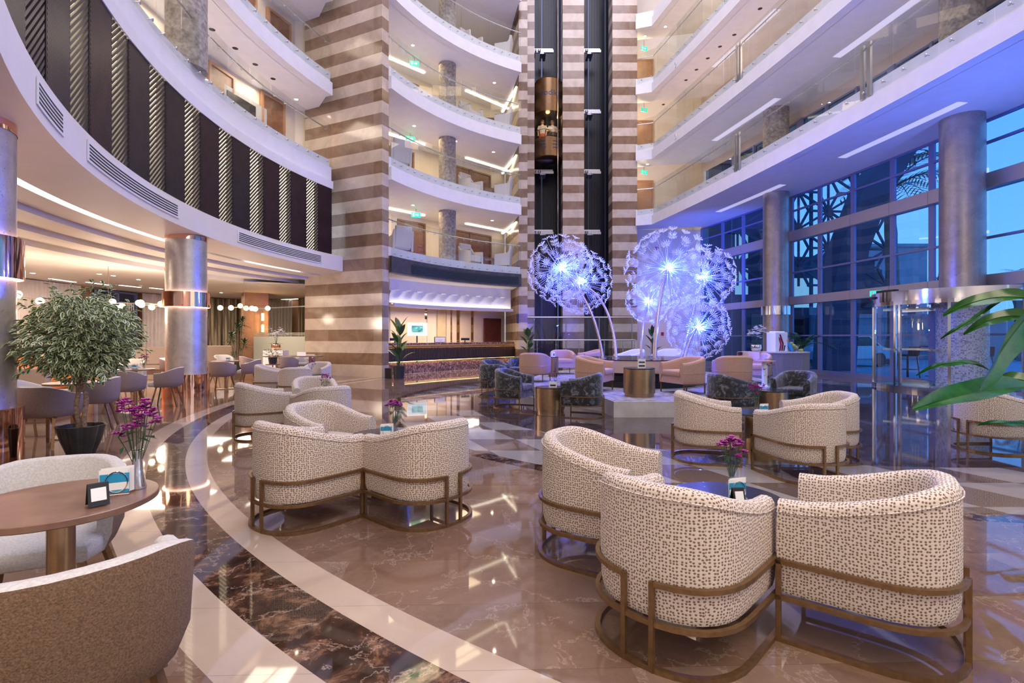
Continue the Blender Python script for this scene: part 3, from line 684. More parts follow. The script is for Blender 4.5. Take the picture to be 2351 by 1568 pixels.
# doors
DN = [0]
def door(x, y, z, wd, h, ang, m='wood', fr='wood'):
    DN[0] += 1; t = thing('door_%d' % DN[0], None, None, (x, y, z), ang); t['kind'] = 'structure'
    f = MB(); f.box(-wd / 2 - 0.04, 0, 0, 0.08, 0.14, h + 0.08); f.box(wd / 2 + 0.04, 0, 0, 0.08, 0.14, h + 0.08); f.box(0, 0, h, wd, 0.14, 0.08); f.build('door_frame', M[fr], t)
    l = MB(); l.box(0, 0, 0, wd, 0.06, h); lf = l.build('door_leaf', M[m], t)
    k = MB(); k.tube([(wd * 0.38, -0.05, 1.02), (wd * 0.38, -0.09, 1.02), (wd * 0.24, -0.09, 1.02)], 0.011, 6); k.build('door_handle', M['steel'], lf)
for px, zf in ((507, 7.5), (626, 7.5), (640, 10.49), (560, 10.49)):
    x, y = hit(px, CL, 15.93); door(x, y, zf, 0.9, 2.05 if px != 507 else 1.9, atan2(CL[1] - y, CL[0] - x) + pi / 2, 'wood', 'oak')
for zf, L in ((4.48, ((943, 1.3), (1062, 0.9), (1101, 1.25))), (7.58, ((918, 1.2), (1062, 0.9), (1100, 1.25))), (10.7, ((930, 1.2),))):
    for px, wd in L: x, y = onback(backpx(px), 0.05); door(x, y, zf, wd, 2.0, ba, 'wood', 'wood')
door(xw(18.6) - 0.06, 18.6, 10.92, 1.1, 2.1, pi / 2 + 0.17, 'redwood', 'redwood'); 
for zf in (7.7, 10.92, 14.2): door(7.05, 27.5, zf, 0.9, 2.0, 0, 'oak', 'oak')

# ------------------------------------------------------------------ tub armchairs
def upath(a, yf, y0, b, n=16, off=0.0, pw=2.35):
    """U outline open at +y: right front -> back -> left front; off > 0 grows it"""
    pts = [(a + off, yf), (a + off, (yf * 2 + y0) / 3), (a + off, (yf + 2 * y0) / 3)]
    for i in range(n + 1):
        th = pi * i / n; c, s = cos(th), sin(th)
        pts.append(((a + off) * math.copysign(abs(c) ** (2 / pw), c), y0 - (b + off) * abs(s) ** (2 / pw)))
    pts += [(-a - off, (yf + 2 * y0) / 3), (-a - off, (yf * 2 + y0) / 3), (-a - off, yf)]
    return pts
def tub_chair(label, group, fab, frame='full', a=0.325, b=0.315, yf=0.305, y0=-0.03, zb=0.205, zt=(0.615, 0.745), metal='bronze', sw=0.02):
    t = thing('tub_armchair', label, 'armchair', (0, 0, 0), 0, group)
    U = upath(a, yf, y0, b); n = len(U)
    # arc-length parameter for the top line
    L = [0]
    for p, q in zip(U, U[1:]): L.append(L[-1] + sqrt((q[0] - p[0]) ** 2 + (q[1] - p[1]) ** 2))
    def top(i):
        f = L[i] / L[-1]; e = min(f, 1 - f) * 2            # 0 front .. 1 back
        e = max(0.0, min(1.0, (e - 0.04) / 0.80)); e = e * e * (3 - 2 * e)
        return zt[0] + (zt[1] - zt[0]) * e
    s = MB(); vs = []; K = None
    for i, (x, y) in enumerate(U):
        p = Vector((x, y)); pa = Vector(U[max(0, i - 1)]); pb = Vector(U[min(n - 1, i + 1)]); d = (pb - pa).normalized(); inn = Vector((-d.y, d.x)) * -1
        # travel right-front -> back -> left-front : inside is on the right
        inn = Vector((d.y, -d.x))
        if inn.dot(Vector((0, -0.02)) - p) < 0 and abs(p.y - yf) > 1e-6: inn = -inn
        if i in (0, 1): inn = Vector((-1, 0))
        if i in (n - 1, n - 2): inn = Vector((1, 0))
        z1 = top(i); th = 0.095
        pr = [(0.014, zb), (0.004, zb + 0.04), (0.0, zb + 0.16), (0.0, z1 - 0.10), (0.004, z1 - 0.03), (0.018, z1 - 0.006), (0.04, z1), (th - 0.03, z1 - 0.002), (th - 0.008, z1 - 0.018), (th, z1 - 0.05), (th + 0.012, 0.50), (th + 0.016, 0.40)]
        K = len(pr)
        for o, z in pr: vs.append((x + inn.x * o, y + inn.y * o, z))
    fs = []
    for i in range(n - 1):
        for q in range(K - 1): fs.append((i * K + q, (i + 1) * K + q, (i + 1) * K + q + 1, i * K + q + 1))
    s.add(vs, fs); s.f += [tuple(range(K)), tuple((n - 1) * K + q for q in reversed(range(K)))]; s.m += [0, 0]
    ins = [(vs[i * K][0], vs[i * K][1], zb) for i in range(n)]
    s.add(ins, [tuple(reversed(range(n)))])
    s.add([(a - 0.015, yf, zb), (-a + 0.015, yf, zb), (-a + 0.09, yf - 0.015, 0.37), (a - 0.09, yf - 0.015, 0.37)], [(0, 1, 2, 3)])
    sh_ = s.build('shell', fab, t, True, 1.1)
    pp = [(x * 1.0, y, top(i) - 0.045) for i, (x, y) in enumerate(U)]
    q = MB(); q.tube([(x + (0.003 if x > 0 else -0.003) * (abs(x) / a), y - (0.003 if y < y0 else 0), z) for x, y, z in pp], 0.0035, 5); q.build('piping', fab, sh_)
    # seat cushion
    c = MB(); W = upath(a - 0.105, yf + 0.012, y0, b - 0.105, 12); k = len(W); cx = [(x * f, (y - 0.05) * f + 0.05, z) for f, z in ((0.97, 0.345), (1.0, 0.37), (1.0, 0.425), (0.965, 0.448), (0.80, 0.456)) for x, y in W]
    fs = []
    for r in range(4):
        for i in range(k): j = (i + 1) % k; fs.append((r * k + i, r * k + j, (r + 1) * k + j, (r + 1) * k + i))
    fs += [tuple(range(k)), tuple(reversed(range(4 * k, 5 * k)))]
    c.add(cx, fs); c.build('seat_cushion', fab, t, True, 1.2)
    fp = upath(a, yf, y0, b, 16, 0.014); h = sw
    g = MB(); g.ring(fp, zb - h, sw, h); g.build('seat_ring', M[metal], t)
    if frame == 'full':
        g = MB(); g.ring(fp, 0.0, sw + 0.004, h + 0.002); g.build('floor_ring', M[metal], t)
        zr = 0.365; mid = n // 2
        for half, sg in ((fp[:mid + 1], 1), (fp[mid:], -1)):
            # stop the rail short of the middle of the back
            hh = half if sg > 0 else half[::-1]
            cut = [p for p in hh if not (p[1] < y0 - b * 0.8 and abs(p[0]) < 0.065)]; last = (0.065 * sg, -abs(b + 0.014) + y0)
            path = cut + [last]
            g = MB(); g.ring(path, zr - h, sw, h); g.build('rail', M[metal], t)
            for (x, y) in (path[0], last):
                g = MB(); g.box(x, y - (0.01 if y > 0 else 0), 0.0, sw, sw, zr); g.build('leg', M[metal], t)
    else:
        for x, y in ((a - 0.02, yf - 0.03), (-a + 0.02, yf - 0.03), (a * 0.72, y0 - b * 0.72), (-a * 0.72, y0 - b * 0.72)):
            g = MB(); g.box(x, y, 0.0, 0.022, 0.022, zb); g.build('leg', M[metal], t)
        g = MB(); g.tube([(x * 1.004, y, 0.40) for x, y in fp], 0.004, 5); g.build('welt', fab, t)
    return t
def face(fx, fy): return atan2(fy, fx) - pi / 2
G1 = 'spotted tub armchairs around the low lounge tables'
CH = [
 # x, y, facing, label
 (0.77, 2.37, (0.70, 0.71), 'spotted tub armchair seen square from behind, closest to the viewer'),
 (1.63, 2.37, (-0.79, 0.615), 'spotted tub armchair with its open side turned to the dark table, beside the closest one'),
 (0.55, 3.24, (0.84, -0.54), 'spotted tub armchair showing its inner seat behind the closest one'),
 (2.17, 5.72, (0.97, -0.22), 'spotted tub armchair seen side-on in the middle group near the carpeted stage'),
 (2.84, 5.00, (-0.15, 0.99), 'spotted tub armchair seen from behind in the middle group, purple flowers before it'),
 (3.45, 5.72, (-0.95, 0.05), 'spotted tub armchair showing its rounded inside in the middle group'),
 (5.80, 6.18, (1.0, 0.0), 'spotted tub armchair half hidden under the big banana leaves'),
 (-1.56, 3.86, (0.62, 0.78), 'spotted tub armchair from behind with bronze gap at its corner, beside the cream floor band'),
 (-0.69, 3.93, (-0.75, 0.66), 'spotted tub armchair from behind whose arm touches its neighbour in the bronze framed trio'),
 (-1.71, 4.71, (0.86, -0.51), 'spotted tub armchair with pale lit inside, behind the touching pair'),
 (-3.40, 7.00, (0.82, 0.57), 'spotted tub armchair side-on in the second trio towards the dining hall'),
 (-2.44, 6.62, (-0.66, 0.75), 'spotted tub armchair from behind in the second trio towards the dining hall'),
 (-3.02, 7.85, (0.45, -0.89), 'spotted tub armchair facing forward in the second trio towards the dining hall'),
 (-5.45, 11.60, (0.9, 0.25), 'small far tub armchair side-on near the reserved table'),
 (-4.55, 10.75, (-0.45, 0.89), 'small far tub armchair seen from behind near the reserved table'),
 (-4.85, 12.70, (-0.2, -0.98), 'small far tub armchair facing forward near the reserved table'),
]
ch0 = tub_chair(CH[0][3], G1, M['leopard'])
for i, (x, y, f, lb) in enumerate(CH):
    if i: dup(ch0, lb, (x, y, 0), face(*f))
    else: ch0.location = (x, y, 0); ch0.rotation_euler = (0, 0, face(*f))
FL = [
 (-0.43, 11.90, (0.15, 0.99), 'dark floral tub chair with its round back to the viewer, nearest the reception counter'),
 (-0.50, 14.30, (0.5, -0.86), 'dark floral tub chair with only its blue-lit back rim showing'),
 (0.18, 15.6, (-0.3, -0.95), 'dark floral tub chair peeping out behind the tan chairs'),
 (0.02, 10.00, (0.90, -0.44), 'dark floral tub chair with seat showing, facing the brass drum table'),
 (1.22, 8.86, (-0.93, 0.36), 'dark floral tub chair seen from behind against the stage edge'),
 (3.70, 8.72, (0.95, 0.25), 'dark floral tub chair behind the middle spotted group'),
 (5.12, 9.25, (-0.72, -0.69), 'dark floral tub chair open towards the viewer before the window wall'),
]
f0 = tub_chair(FL[0][3], 'dark floral tub chairs around the stage', M['floral'], metal='bronze', sw=0.016)
for i, (x, y, f, lb) in enumerate(FL):
    if i: dup(f0, lb, (x, y, 0), face(*f))
    else: f0.location = (x, y, 0); f0.rotation_euler = (0, 0, face(*f))
ZS = 0.27
TA = [
 (0.55, 12.6, (0.25, 0.97), 'tan tub chair seen from behind beside the reception end of the stage'),
 (1.50, 15.2, (0.05, -1), 'tan tub chair facing forward, deep on the stage'),
 (1.66, 10.42, (0.88, -0.47), 'tan tub chair side-on beside the round dark-topped pedestal'),
 (3.36, 9.98, (-0.93, -0.36), 'tan tub chair with seat cushion showing in front of the dandelion lamps'),
 (4.58, 10.62, (0.2, 0.98), 'tan tub chair seen from behind under the small wilted flower'),
 (5.78, 12.2, (-0.6, -0.8), 'tan tub chair draped with a towel near the concierge desk'),
 (2.45, 15.9, (-0.97, -0.2), 'tan tub chair turned sideways at the back of the stage'),
]
t0 = tub_chair(TA[0][3], 'tan tub chairs on the stage', M['tan'], 'legs', zt=(0.60, 0.715), a=0.36, b=0.33, yf=0.32)
for i, (x, y, f, lb) in enumerate(TA):
    if i: c = dup(t0, lb, (x, y, ZS), face(*f))
    else: t0.location = (x, y, ZS); t0.rotation_euler = (0, 0, face(*f))
WT = [(3.75, 16.3, (-0.9, -0.4), 'pale blue-white tub chair behind the round pedestal, under the left pair of dandelion heads'), (5.05, 16.6, (-0.6, -0.8), 'pale blue-white tub chair at the back of the stage under the big dandelion head')]
w0 = tub_chair(WT[0][3].replace('left', 'bent'), 'pale tub chairs at the back of the stage', M['whitefab'], 'legs', zt=(0.55, 0.715), a=0.45, b=0.4)
w0.location = (WT[0][0], WT[0][1], ZS); w0.rotation_euler = (0, 0, face(*WT[0][2]))
dup(w0, WT[1][3], (WT[1][0], WT[1][1], ZS), face(*WT[1][2]))
# towel over the draped chair
mb = MB(); Uo = upath(0.36, 0.32, -0.03, 0.33, 16, 0.012)[2:13]; Ui = upath(0.36, 0.32, -0.03, 0.33, 16, -0.112)[2:13]; vs = []
for i, (o, q) in enumerate(zip(Uo, Ui)):
    zt_ = 0.735 + 0.004 * sin(i * 1.7)
    vs += [(o[0] * 1.01, o[1] * 1.01, 0.46 + 0.05 * sin(i * 0.9)), (o[0] * 1.01, o[1] * 1.01, zt_ - 0.03), (o[0], o[1], zt_), (q[0], q[1], zt_), (q[0] * 0.99, q[1] * 0.99, 0.56 + 0.03 * sin(i * 1.3))]
mb.add(vs, [(i * 5 + k, i * 5 + 5 + k, i * 5 + 6 + k, i * 5 + 1 + k) for i in range(len(Uo) - 1) for k in range(4)])
tw = mb.build('towel', noisy('peach_towel', (0.66, 0.44, 0.33), (0.74, 0.52, 0.40), 90, 0.95), None, True); tw.location = (5.78, 12.2, ZS); tw.rotation_euler = (0, 0, face(-0.6, -0.8))
tag(tw, 'peach towel draped over the back of a tan tub chair near the concierge desk', 'towel')

# ------------------------------------------------------------------ stage and round pedestal
ST = [(1.72, 8.65), (3.10, 8.65), (3.35, 9.25), (4.3, 9.65), (5.6, 10.7), (6.45, 12.4), (6.6, 14.5), (6.0, 16.6), (4.6, 17.6), (2.6, 17.6), (1.3, 16.5), (0.75, 14.6), (0.1, 12.6), (0.55, 11.2), (1.25, 10.0), (1.64, 9.3)]
mb = MB(); mb.poly(ST, 0.0, 0.27); tag(mb.build('stage_riser', M['stone']), 'low pale stone stage carrying the tan chairs and dandelion lamps', 'stage')
mb = MB(); cxm = sum(p[0] for p in ST) / len(ST); cym = sum(p[1] for p in ST) / len(ST)
mb.poly([(cxm + (x - cxm) * 0.985, cym + (y - cym) * 0.985) for x, y in ST], 0.2702, 0.276); tag(mb.build('stage_carpet', M['carpet']), 'grey patterned carpet lying on the pale stone stage', 'carpet')
PX, PY, PRr = 3.0, 12.05, 1.4
t = thing('round_pedestal', 'round pedestal with dark glossy top and tan band on the stage', 'pedestal', (PX, PY, 0.276))
mb = MB(); mb.lathe([(0, 0.58), (PRr, 0.58), (PRr, 0.60), (0, 0.60)], 0, 0, 64, 0, False); mb.build('top', mat('dark_glossy_stone', (0.03, 0.03, 0.036), 0.06, spec=0.8), t)
mb = MB(); mb.lathe([(PRr - 0.03, 0.32), (PRr - 0.01, 0.32), (PRr - 0.01, 0.578), (PRr - 0.03, 0.578)], 0, 0, 64); mb.build('band', mat('tan_lacquer', (0.62, 0.47, 0.36), 0.4), t, True)
mb = MB(); mb.lathe([(PRr - 0.12, 0.0), (PRr - 0.12, 0.12), (PRr - 0.2, 0.12), (PRr - 0.2, 0.24), (PRr - 0.28, 0.24), (PRr - 0.28, 0.32)], 0, 0, 64); mb.build('stepped_base', M['dark'], t)

# ------------------------------------------------------------------ drum tables
def drum(label, x, y, z=0.0, r=0.27, h=0.45, tr=None, glass=True, cat='table', body='brass'):
    t = thing('drum_table', label, cat, (x, y, z), 0, 'brass drum tables')
    b = MB(); rr = r
    b.lathe([(rr - 0.02, 0.0), (rr - 0.02, 0.055), (rr, 0.06), (rr, h - 0.02)], 0, 0, 40); b.build('drum', M[body], t, True, 0.5)
    b = MB(); b.lathe([((tr or r), h - 0.02), ((tr or r) + 0.002, h - 0.005), ((tr or r) - 0.002, h)], 0, 0, 48); b.build('table_top', M['blackglass'] if glass else M['brass'], t, True, 0.4)
    return t
drum('brass drum table with dark top among the closest spotted chairs', 1.14, 2.73, 0, 0.15, 0.50, 0.29)
drum('brass drum table among the touching bronze framed trio', -1.06, 4.42, 0, 0.17, 0.52, 0.315)
drum('brass drum table in the middle spotted group', 2.78, 5.72, 0, 0.17, 0.52, 0.30)
drum('brass drum table of the second trio towards the dining hall', -2.72, 7.35, 0, 0.17, 0.52, 0.30)
drum('brass drum table of the small far trio near the reserved table', -4.62, 11.72, 0, 0.17, 0.52, 0.30)
drum('brass drum table peeping out beside the chair under the banana leaves', 6.52, 6.10, 0, 0.20, 0.40, 0.26)
drum('wide brass drum table between two dark floral chairs', 0.70, 9.38)
drum('wide brass drum table standing up on the stage carpet', 2.34, 9.42, ZS + 0.006, 0.285, 0.52)
drum('wide brass drum table beside the open dark floral chair', 4.45, 8.80)
drum('slim tall brass drum table between the tan chairs deep on the stage', 1.12, 14.0, ZS + 0.006, 0.15, 0.55)
t = thing('pedestal_table', 'slim pale pedestal table under the towel-draped tan chair', 'table', (5.50, 11.15, ZS + 0.006))
mb = MB(); mb.lathe([(0.11, 0), (0.11, 0.02), (0.055, 0.04), (0.055, 0.55)], 0, 0, 20); mb.build('stem', M['paper'], t, True, 0.5); mb = MB(); mb.cyl(0, 0, 0.55, 0.22, 0.02, 28); mb.build('table_top', M['tan'], t)

# ------------------------------------------------------------------ dining chairs and tables
def dining_chair(label, outer, inner, rf=0.0, legm='bronze'):
    t = thing('dining_chair', label, 'chair', (0, 0, 0), 0, 'grey dining chairs')
    a, b = 0.285, 0.275
    def ring(off, z, f=1.0): return [(x, y, z) for x, y in upath(a + off, 0.14, -0.02, b + off, 16, 0, 2.25)]
    n = len(ring(0, 0))
    L = [0]; U = ring(0, 0)
    for p, q in zip(U, U[1:]): L.append(L[-1] + sqrt((q[0] - p[0]) ** 2 + (q[1] - p[1]) ** 2))
    def top(i):
        e = min(L[i] / L[-1], 1 - L[i] / L[-1]) * 2; e = max(0, min(1, (e - 0.05) / 0.7)); e = e * e * (3 - 2 * e); return 0.655 + 0.105 * e
    th = 0.05; vs = []; K = 0; ms = []
    for i in range(n):
        z1 = top(i)
        pr = [(-0.075, 0.380), (-0.03, 0.405), (-0.004, 0.475), (0.008, z1 - 0.03), (0.004, z1 - 0.006), (-0.012, z1), (-th + 0.014, z1), (-th, z1 - 0.012), (-th - 0.004, 0.55), (-th - 0.01, 0.44)]
        K = len(pr)
        for o, z in pr:
            x, y, _ = ring(o, 0)[i]; vs.append((x, y, z))
    s = MB()
    for i in range(n - 1):
        for q in range(K - 1): s.f.append((i * K + q, (i + 1) * K + q, (i + 1) * K + q + 1, i * K + q + 1)); s.m.append(0 if q < 4 else 1)
    s.v = vs; s.f += [tuple(range(K)), tuple((n - 1) * K + q for q in reversed(range(K)))]; s.m += [1, 1]
    s.build('backrest', [outer, inner], t, True, 1.0)
    c = MB(); W = [(x * 0.93, y * 0.93) for x, y in upath(a - 0.012, 0.27, -0.02, b - 0.02, 14, 0, 2.4)]; k = len(W)
    # rounded front
    W = [(x * (0.90 if y > 0.2 else 1), y) for x, y in W]
    lay = [(x * f, y * f, z) for f, z in ((0.90, 0.395), (0.99, 0.41), (1.0, 0.445), (0.985, 0.47), (0.93, 0.482), (0.6, 0.486)) for x, y in W]
    fs = [(r * k + i, r * k + (i + 1) % k, (r + 1) * k + (i + 1) % k, (r + 1) * k + i) for r in range(5) for i in range(k)] + [tuple(range(k)), tuple(reversed(range(5 * k, 6 * k)))]
    c.add(lay, fs); c.build('seat', [inner], t, True, 1.0)
    u = MB(); u.bar((-0.2, 0.12, 0.382), (0.2, 0.12, 0.382), 0.03, 0.02); u.bar((-0.2, -0.14, 0.382), (0.2, -0.14, 0.382), 0.03, 0.02); u.bar((0, -0.16, 0.382), (0, 0.16, 0.382), 0.05, 0.02); u.build('under_frame', M[legm], t)
    for sx, sy in ((1, 1), (-1, 1), (1, -1), (-1, -1)):
        g = MB(); g.bar((0.17 * sx, 0.12 * sy - (0.02 if sy < 0 else 0), 0.385), (0.25 * sx, 0.22 * sy - 0.02, 0.0), 0.028, 0.022); g.build('leg', M[legm], t)
    return t
bigc = dining_chair('brown tweed backed chair filling the picture corner, its back to the viewer', M['tweed'], M['seatgrey'])
bigc.location = (-1.275, 1.465, 0); bigc.rotation_euler = (0, 0, face(-0.74, 0.67)); bigc.scale = (1.04, 1.04, 1.02)
dup(bigc, 'pale grey chair facing the viewer behind the small round brown table', (-2.12, 2.30, 0), face(0.42, -0.91)).scale = (1.05, 1.05, 1)
dc = dining_chair('mauve dining chair seen from behind next to the ficus trunk', M['mauve'], M['seatgrey'])
DC = [(-5.72, 6.36, (0.05, 1), 'mauve dining chair seen from behind next to the ficus trunk'),
 (-6.20, 7.62, (-0.85, -0.5), 'grey dining chair turned sideways behind the ficus trunk'),
 (-7.02, 9.30, (-0.15, 0.99), 'mauve dining chair seen from behind in front of the copper plinth'),
 (-6.86, 10.15, (-0.9, -0.35), 'grey dining chair with open seat touching the copper plinth'),
 (-8.05, 10.75, (0.7, -0.7), 'grey dining chair rim behind the table with flowers near the ficus'),
 (-10.4, 14.0, (0.3, -0.95), 'grey dining chair deep behind the ficus crown'),
 (-9.9, 14.9, (0.9, 0.3), 'grey dining chair just beside the silver column, deep in the hall'),
 (-6.75, 7.15, (0.9, 0.3), 'pale dining chair half hidden by the cut off column'),
 (-7.30, 12.88, (-0.1, 1), 'mauve dining chair seen from behind on the far side of the silver column'),
 (-7.12, 13.85, (-0.92, -0.3), 'grey dining chair with open seat on the far side of the silver column'),
 (-9.9, 17.6, (0.75, -0.6), 'grey dining chair below the dracaena plant'),
 (-8.35, 16.3, (0.75, 0.65), 'olive-lit dining chair between the dracaena and the white podium'),
 (-7.05, 16.1, (-0.1, 1), 'mauve dining chair seen from behind at the reserved table'),
 (-7.15, 17.75, (-0.2, -1), 'grey dining chair behind the reserved table by the marble pier')]
for i, (x, y, f, lb) in enumerate(DC):
    if i: dup(dc, lb, (x, y, 0), face(*f))
    else: dc.location = (x, y, 0); dc.rotation_euler = (0, 0, face(*f))
def table(label, x, y, r=0.31, h=0.74, stem=0.036):
    t = thing('round_table', label, 'table', (x, y, 0), 0, 'round brown dining tables')
    b = MB(); b.lathe([(r - 0.012, h - 0.028), (r, h - 0.022), (r, h - 0.002), (r - 0.003, h)], 0, 0, 64); b.build('table_top', M['tabletop'], t, True, 0.5)
    b = MB(); b.cyl(0, 0, 0.015, stem, h - 0.043, 28); b.build('stem', M['brass'], t, True, 0.5)
    b = MB(); b.lathe([(r * 0.72, 0), (r * 0.72, 0.012), (stem + 0.01, 0.02)], 0, 0, 40); b.build('base_plate', M['bronze'], t, True, 0.5)
    return t
table('small round brown table holding the steel vase in the picture corner', -1.70, 1.93, 0.305, 0.74, 0.043)
table('round brown table behind the ficus trunk', -5.97, 6.98, 0.33)
table('round brown table with flowers in front of the silver column', -7.30, 9.92, 0.32)
table('round brown table with flowers on the far side of the silver column', -7.55, 13.5, 0.33)
t = thing('reserved_table', 'long narrow table carrying a small reserved sign', 'table', (-7.25, 17.0, 0))
mb = MB(); mb.box(0, 0, 0.715, 1.75, 0.6, 0.03); mb.build('table_top', M['tabletop'], t, bevel=0.004)
for x in (-0.55, 0.55): mb = MB(); mb.cyl(x, 0, 0.015, 0.05, 0.70, 20); mb.build('stem', M['brass'], t); mb = MB(); mb.box(x, 0, 0, 0.4, 0.5, 0.015); mb.build('base_plate', M['bronze'], t)
# banquettes
def banquette(label, x, y, wd, rz, seat_h=0.44, back_h=0.86, m='banq'):
    t = thing('banquette', label, 'sofa', (x, y, 0), rz)
    b = MB(); b.box(0, 0, 0.08, wd, 0.62, seat_h - 0.08); b.build('seat', M[m], t, bevel=0.03)
    n = max(1, round(wd / 1.1))
    for k in range(n): b = MB(); b.box(-wd / 2 + (k + 0.5) * wd / n, 0.29, 0.30, wd / n - 0.01, 0.13, back_h - 0.30); b.build('back_cushion', M[m], t, bevel=0.03)
    b = MB(); b.box(0, 0.02, 0, wd - 0.06, 0.5, 0.08); b.build('plinth', M['wood'], t); return t
banquette('tan banquette with its back to the ficus plant, beyond the cut off column', -8.5, 8.75, 1.5, pi + 0.12, 0.44, 0.84)
banquette('long beige banquette below the sheer curtains', -14.4, 20.2, 2.6, pi + 0.55, 0.44, 0.98)
banquette('short beige banquette below the striped drape', -13.0, 22.5, 1.6, pi + 0.1, 0.44, 1.0)
banquette('orange banquette under the ficus leaves', -11.6, 13.0, 2.2, pi / 2, 0.44, 0.9, 'orange')
# podium, small plants and sign near the reserved table
mb = MB(); mb.box(-8.62, 18.7, 0, 0.72, 0.5, 0.885); tag(mb.build('podium', M['paper'], bevel=0.004), 'white box podium carrying the orchid near the frosted screen', 'podium')
mb = MB(); mb.box(0, 0, 0, 0.29, 0.012, 0.13); o = mb.build('reserved_sign', M['paper']); o.location = (-6.95, 16.9, 0.7455); tag(o, 'small white reserved sign standing on the long narrow table', 'sign')

# ------------------------------------------------------------------ things on tables
def blossom(mb, p, r, m, n=7):
    for k in range(n):
        a = 2 * pi * k / n; d = Vector((cos(a), sin(a), 0.35 + 0.3 * random.random())); s = Vector((-sin(a), cos(a), 0)) * r * 0.42
        c = Vector(p); e = c + d * r
        mb.add([c, c + d * r * 0.55 + s, e + Vector((0, 0, r * 0.1)), c + d * r * 0.55 - s], [(0, 1, 2, 3)], m)
def bouquet(label, x, y, z, hv, vase='chrome', hf=0.2, spread=0.055, nb=16, glass=False, m='purple'):
    t = thing('flower_vase', label, 'vase', (x, y, z), random.random() * 6, 'flower vases')
    v = MB(); v.lathe([(hv * 0.20, 0), (hv * 0.205, 0.006), (hv * 0.13, hv * 0.45), (hv * 0.115, hv * 0.8), (hv * 0.135, hv), (hv * 0.11, hv), (hv * 0.095, hv * 0.8), (hv * 0.10, hv * 0.4), (0.001, 0.01)], 0, 0, 20, 0, False); v.build('vase', M['vaseglass'] if glass else M[vase], t, True, 0.8)
    st = MB(); bl = MB()
    for k in range(nb):
        a = 2.4 * k; rr = spread * sqrt((k + 0.6) / nb) * 1.3; top = Vector((rr * cos(a), rr * sin(a), hv + hf * (1 - 0.35 * (rr / spread) ** 2 * random.random() - 0.25 * random.random())))
        b = Vector((0.01 * cos(a), 0.01 * sin(a), hv * 0.6)); mid = (b + top) / 2 + Vector((rr * 0.1 * cos(a), rr * 0.1 * sin(a), 0.02))
        st.tube([b, mid, top], 0.0016, 4)
        for q in range(7):
            o = Vector((random.uniform(-1, 1), random.uniform(-1, 1), random.uniform(-0.5, 0.8))) * 0.018; blossom(bl, top + o, 0.014, 0)
        if k % 2 == 0:
            d = Vector((cos(a + 1), sin(a + 1), -0.15)); p = mid; L = 0.06; sd = Vector((-d.y, d.x, 0)) * 0.009
            st.add([p, p + d * L * 0.5 + sd, p + d * L + Vector((0, 0, -0.01)), p + d * L * 0.5 - sd], [(0, 1, 2, 3)])
    st.build('stems', M['leafd'], t); bl.build('blossoms', M[m], t); return t
bouquet('tall steel vase of purple flowers on the small round table in the corner', -1.515, 2.07, 0.741, 0.155, hf=0.20, spread=0.055, nb=18)
bouquet('slim glass vase with purple flowers among the closest spotted chairs', 1.20, 2.80, 0.501, 0.15, hf=0.16, spread=0.05, glass=True)
bouquet('slim glass vase with a purple flower among the touching trio', -1.00, 4.36, 0.521, 0.16, hf=0.14, spread=0.05, glass=True, nb=12)
bouquet('glass vase with pink flowers in the middle spotted group', 2.70, 5.66, 0.521, 0.13, hf=0.19, spread=0.06, glass=True)
bouquet('glass vase with a purple bunch in the second trio', -2.66, 7.30, 0.521, 0.15, hf=0.15, spread=0.055, glass=True, nb=12)
bouquet('small vase of dark red flowers in the small far trio', -4.58, 11.66, 0.521, 0.14, hf=0.2, spread=0.07, glass=True, nb=12)
bouquet('small vase of pink flowers on the table before the silver column', -7.12, 9.9, 0.741, 0.12, hf=0.16, spread=0.06, glass=True, nb=12)
bouquet('small vase with green sprig on the table beyond the silver column', -7.3, 13.45, 0.741, 0.12, hf=0.16, spread=0.06, glass=True, nb=10, m='leafy')
bouquet('small vase of dark flowers on the wide drum between floral chairs', 0.80, 9.42, 0.451, 0.11, hf=0.16, spread=0.06, glass=True, nb=8, m='maroon')
bouquet('tiny vase with one wilted red flower beside the floral chair before the tan one', 4.40, 8.75, 0.451, 0.2, hf=0.28, spread=0.06, glass=True, nb=5, m='maroon')
def napkins(label, x, y, z, rz):
    t = thing('napkin_holder', label, 'napkin holder', (x, y, z), rz, 'wire napkin holders')
    w_ = MB()
    for s in (-1, 1):
        w_.tube([(0.035 * cos(a) , 0.012 * s, 0.05 + 0.04 * sin(a)) for a in [2 * pi * k / 20 for k in range(20)]], 0.0025, 6, 0, True)
    w_.tube([(-0.04, -0.022, 0.004), (0.04, -0.022, 0.004), (0.04, 0.022, 0.004), (-0.04, 0.022, 0.004)], 0.0025, 6, 0, True); w_.tube([(0, -0.012, 0.01), (0, 0, 0.004), (0, 0.012, 0.01)], 0.0025, 6); w_.build('wire_rack', M['chrome'], t)
    p = MB()
    for k in range(4): p.box(0.006 * k - 0.01, -0.006 + 0.004 * k, 0.008, 0.09, 0.0012, 0.092 + 0.006 * (k % 2), 0.05 * k)
    p.build('napkins', M['paper'], t)
    c = MB(); c.box(-0.006, -0.0092, 0.008, 0.092, 0.0012, 0.075); c.box(-0.006, -0.0100, 0.02, 0.09, 0.0006, 0.028, m=1); c.build('leaflet', [M['cyan'], M['paper']], t); return t
def tent(label, x, y, z, rz):
    t = thing('table_card', label, 'card', (x, y, z), rz, 'black folded table cards')
    for s in (-1, 1):
        b = MB(); b.bar((0, 0.026 * s, 0.003), (0, 0.003 * s, 0.082), 0.062, 0.003); b.build('panel', M['black'], t, bevel=0.001)
    b = MB(); b.bar((0, -0.0235, 0.022), (0, -0.0106, 0.066), 0.044, 0.002); b.build('printed_label', M['paper'], t); return t
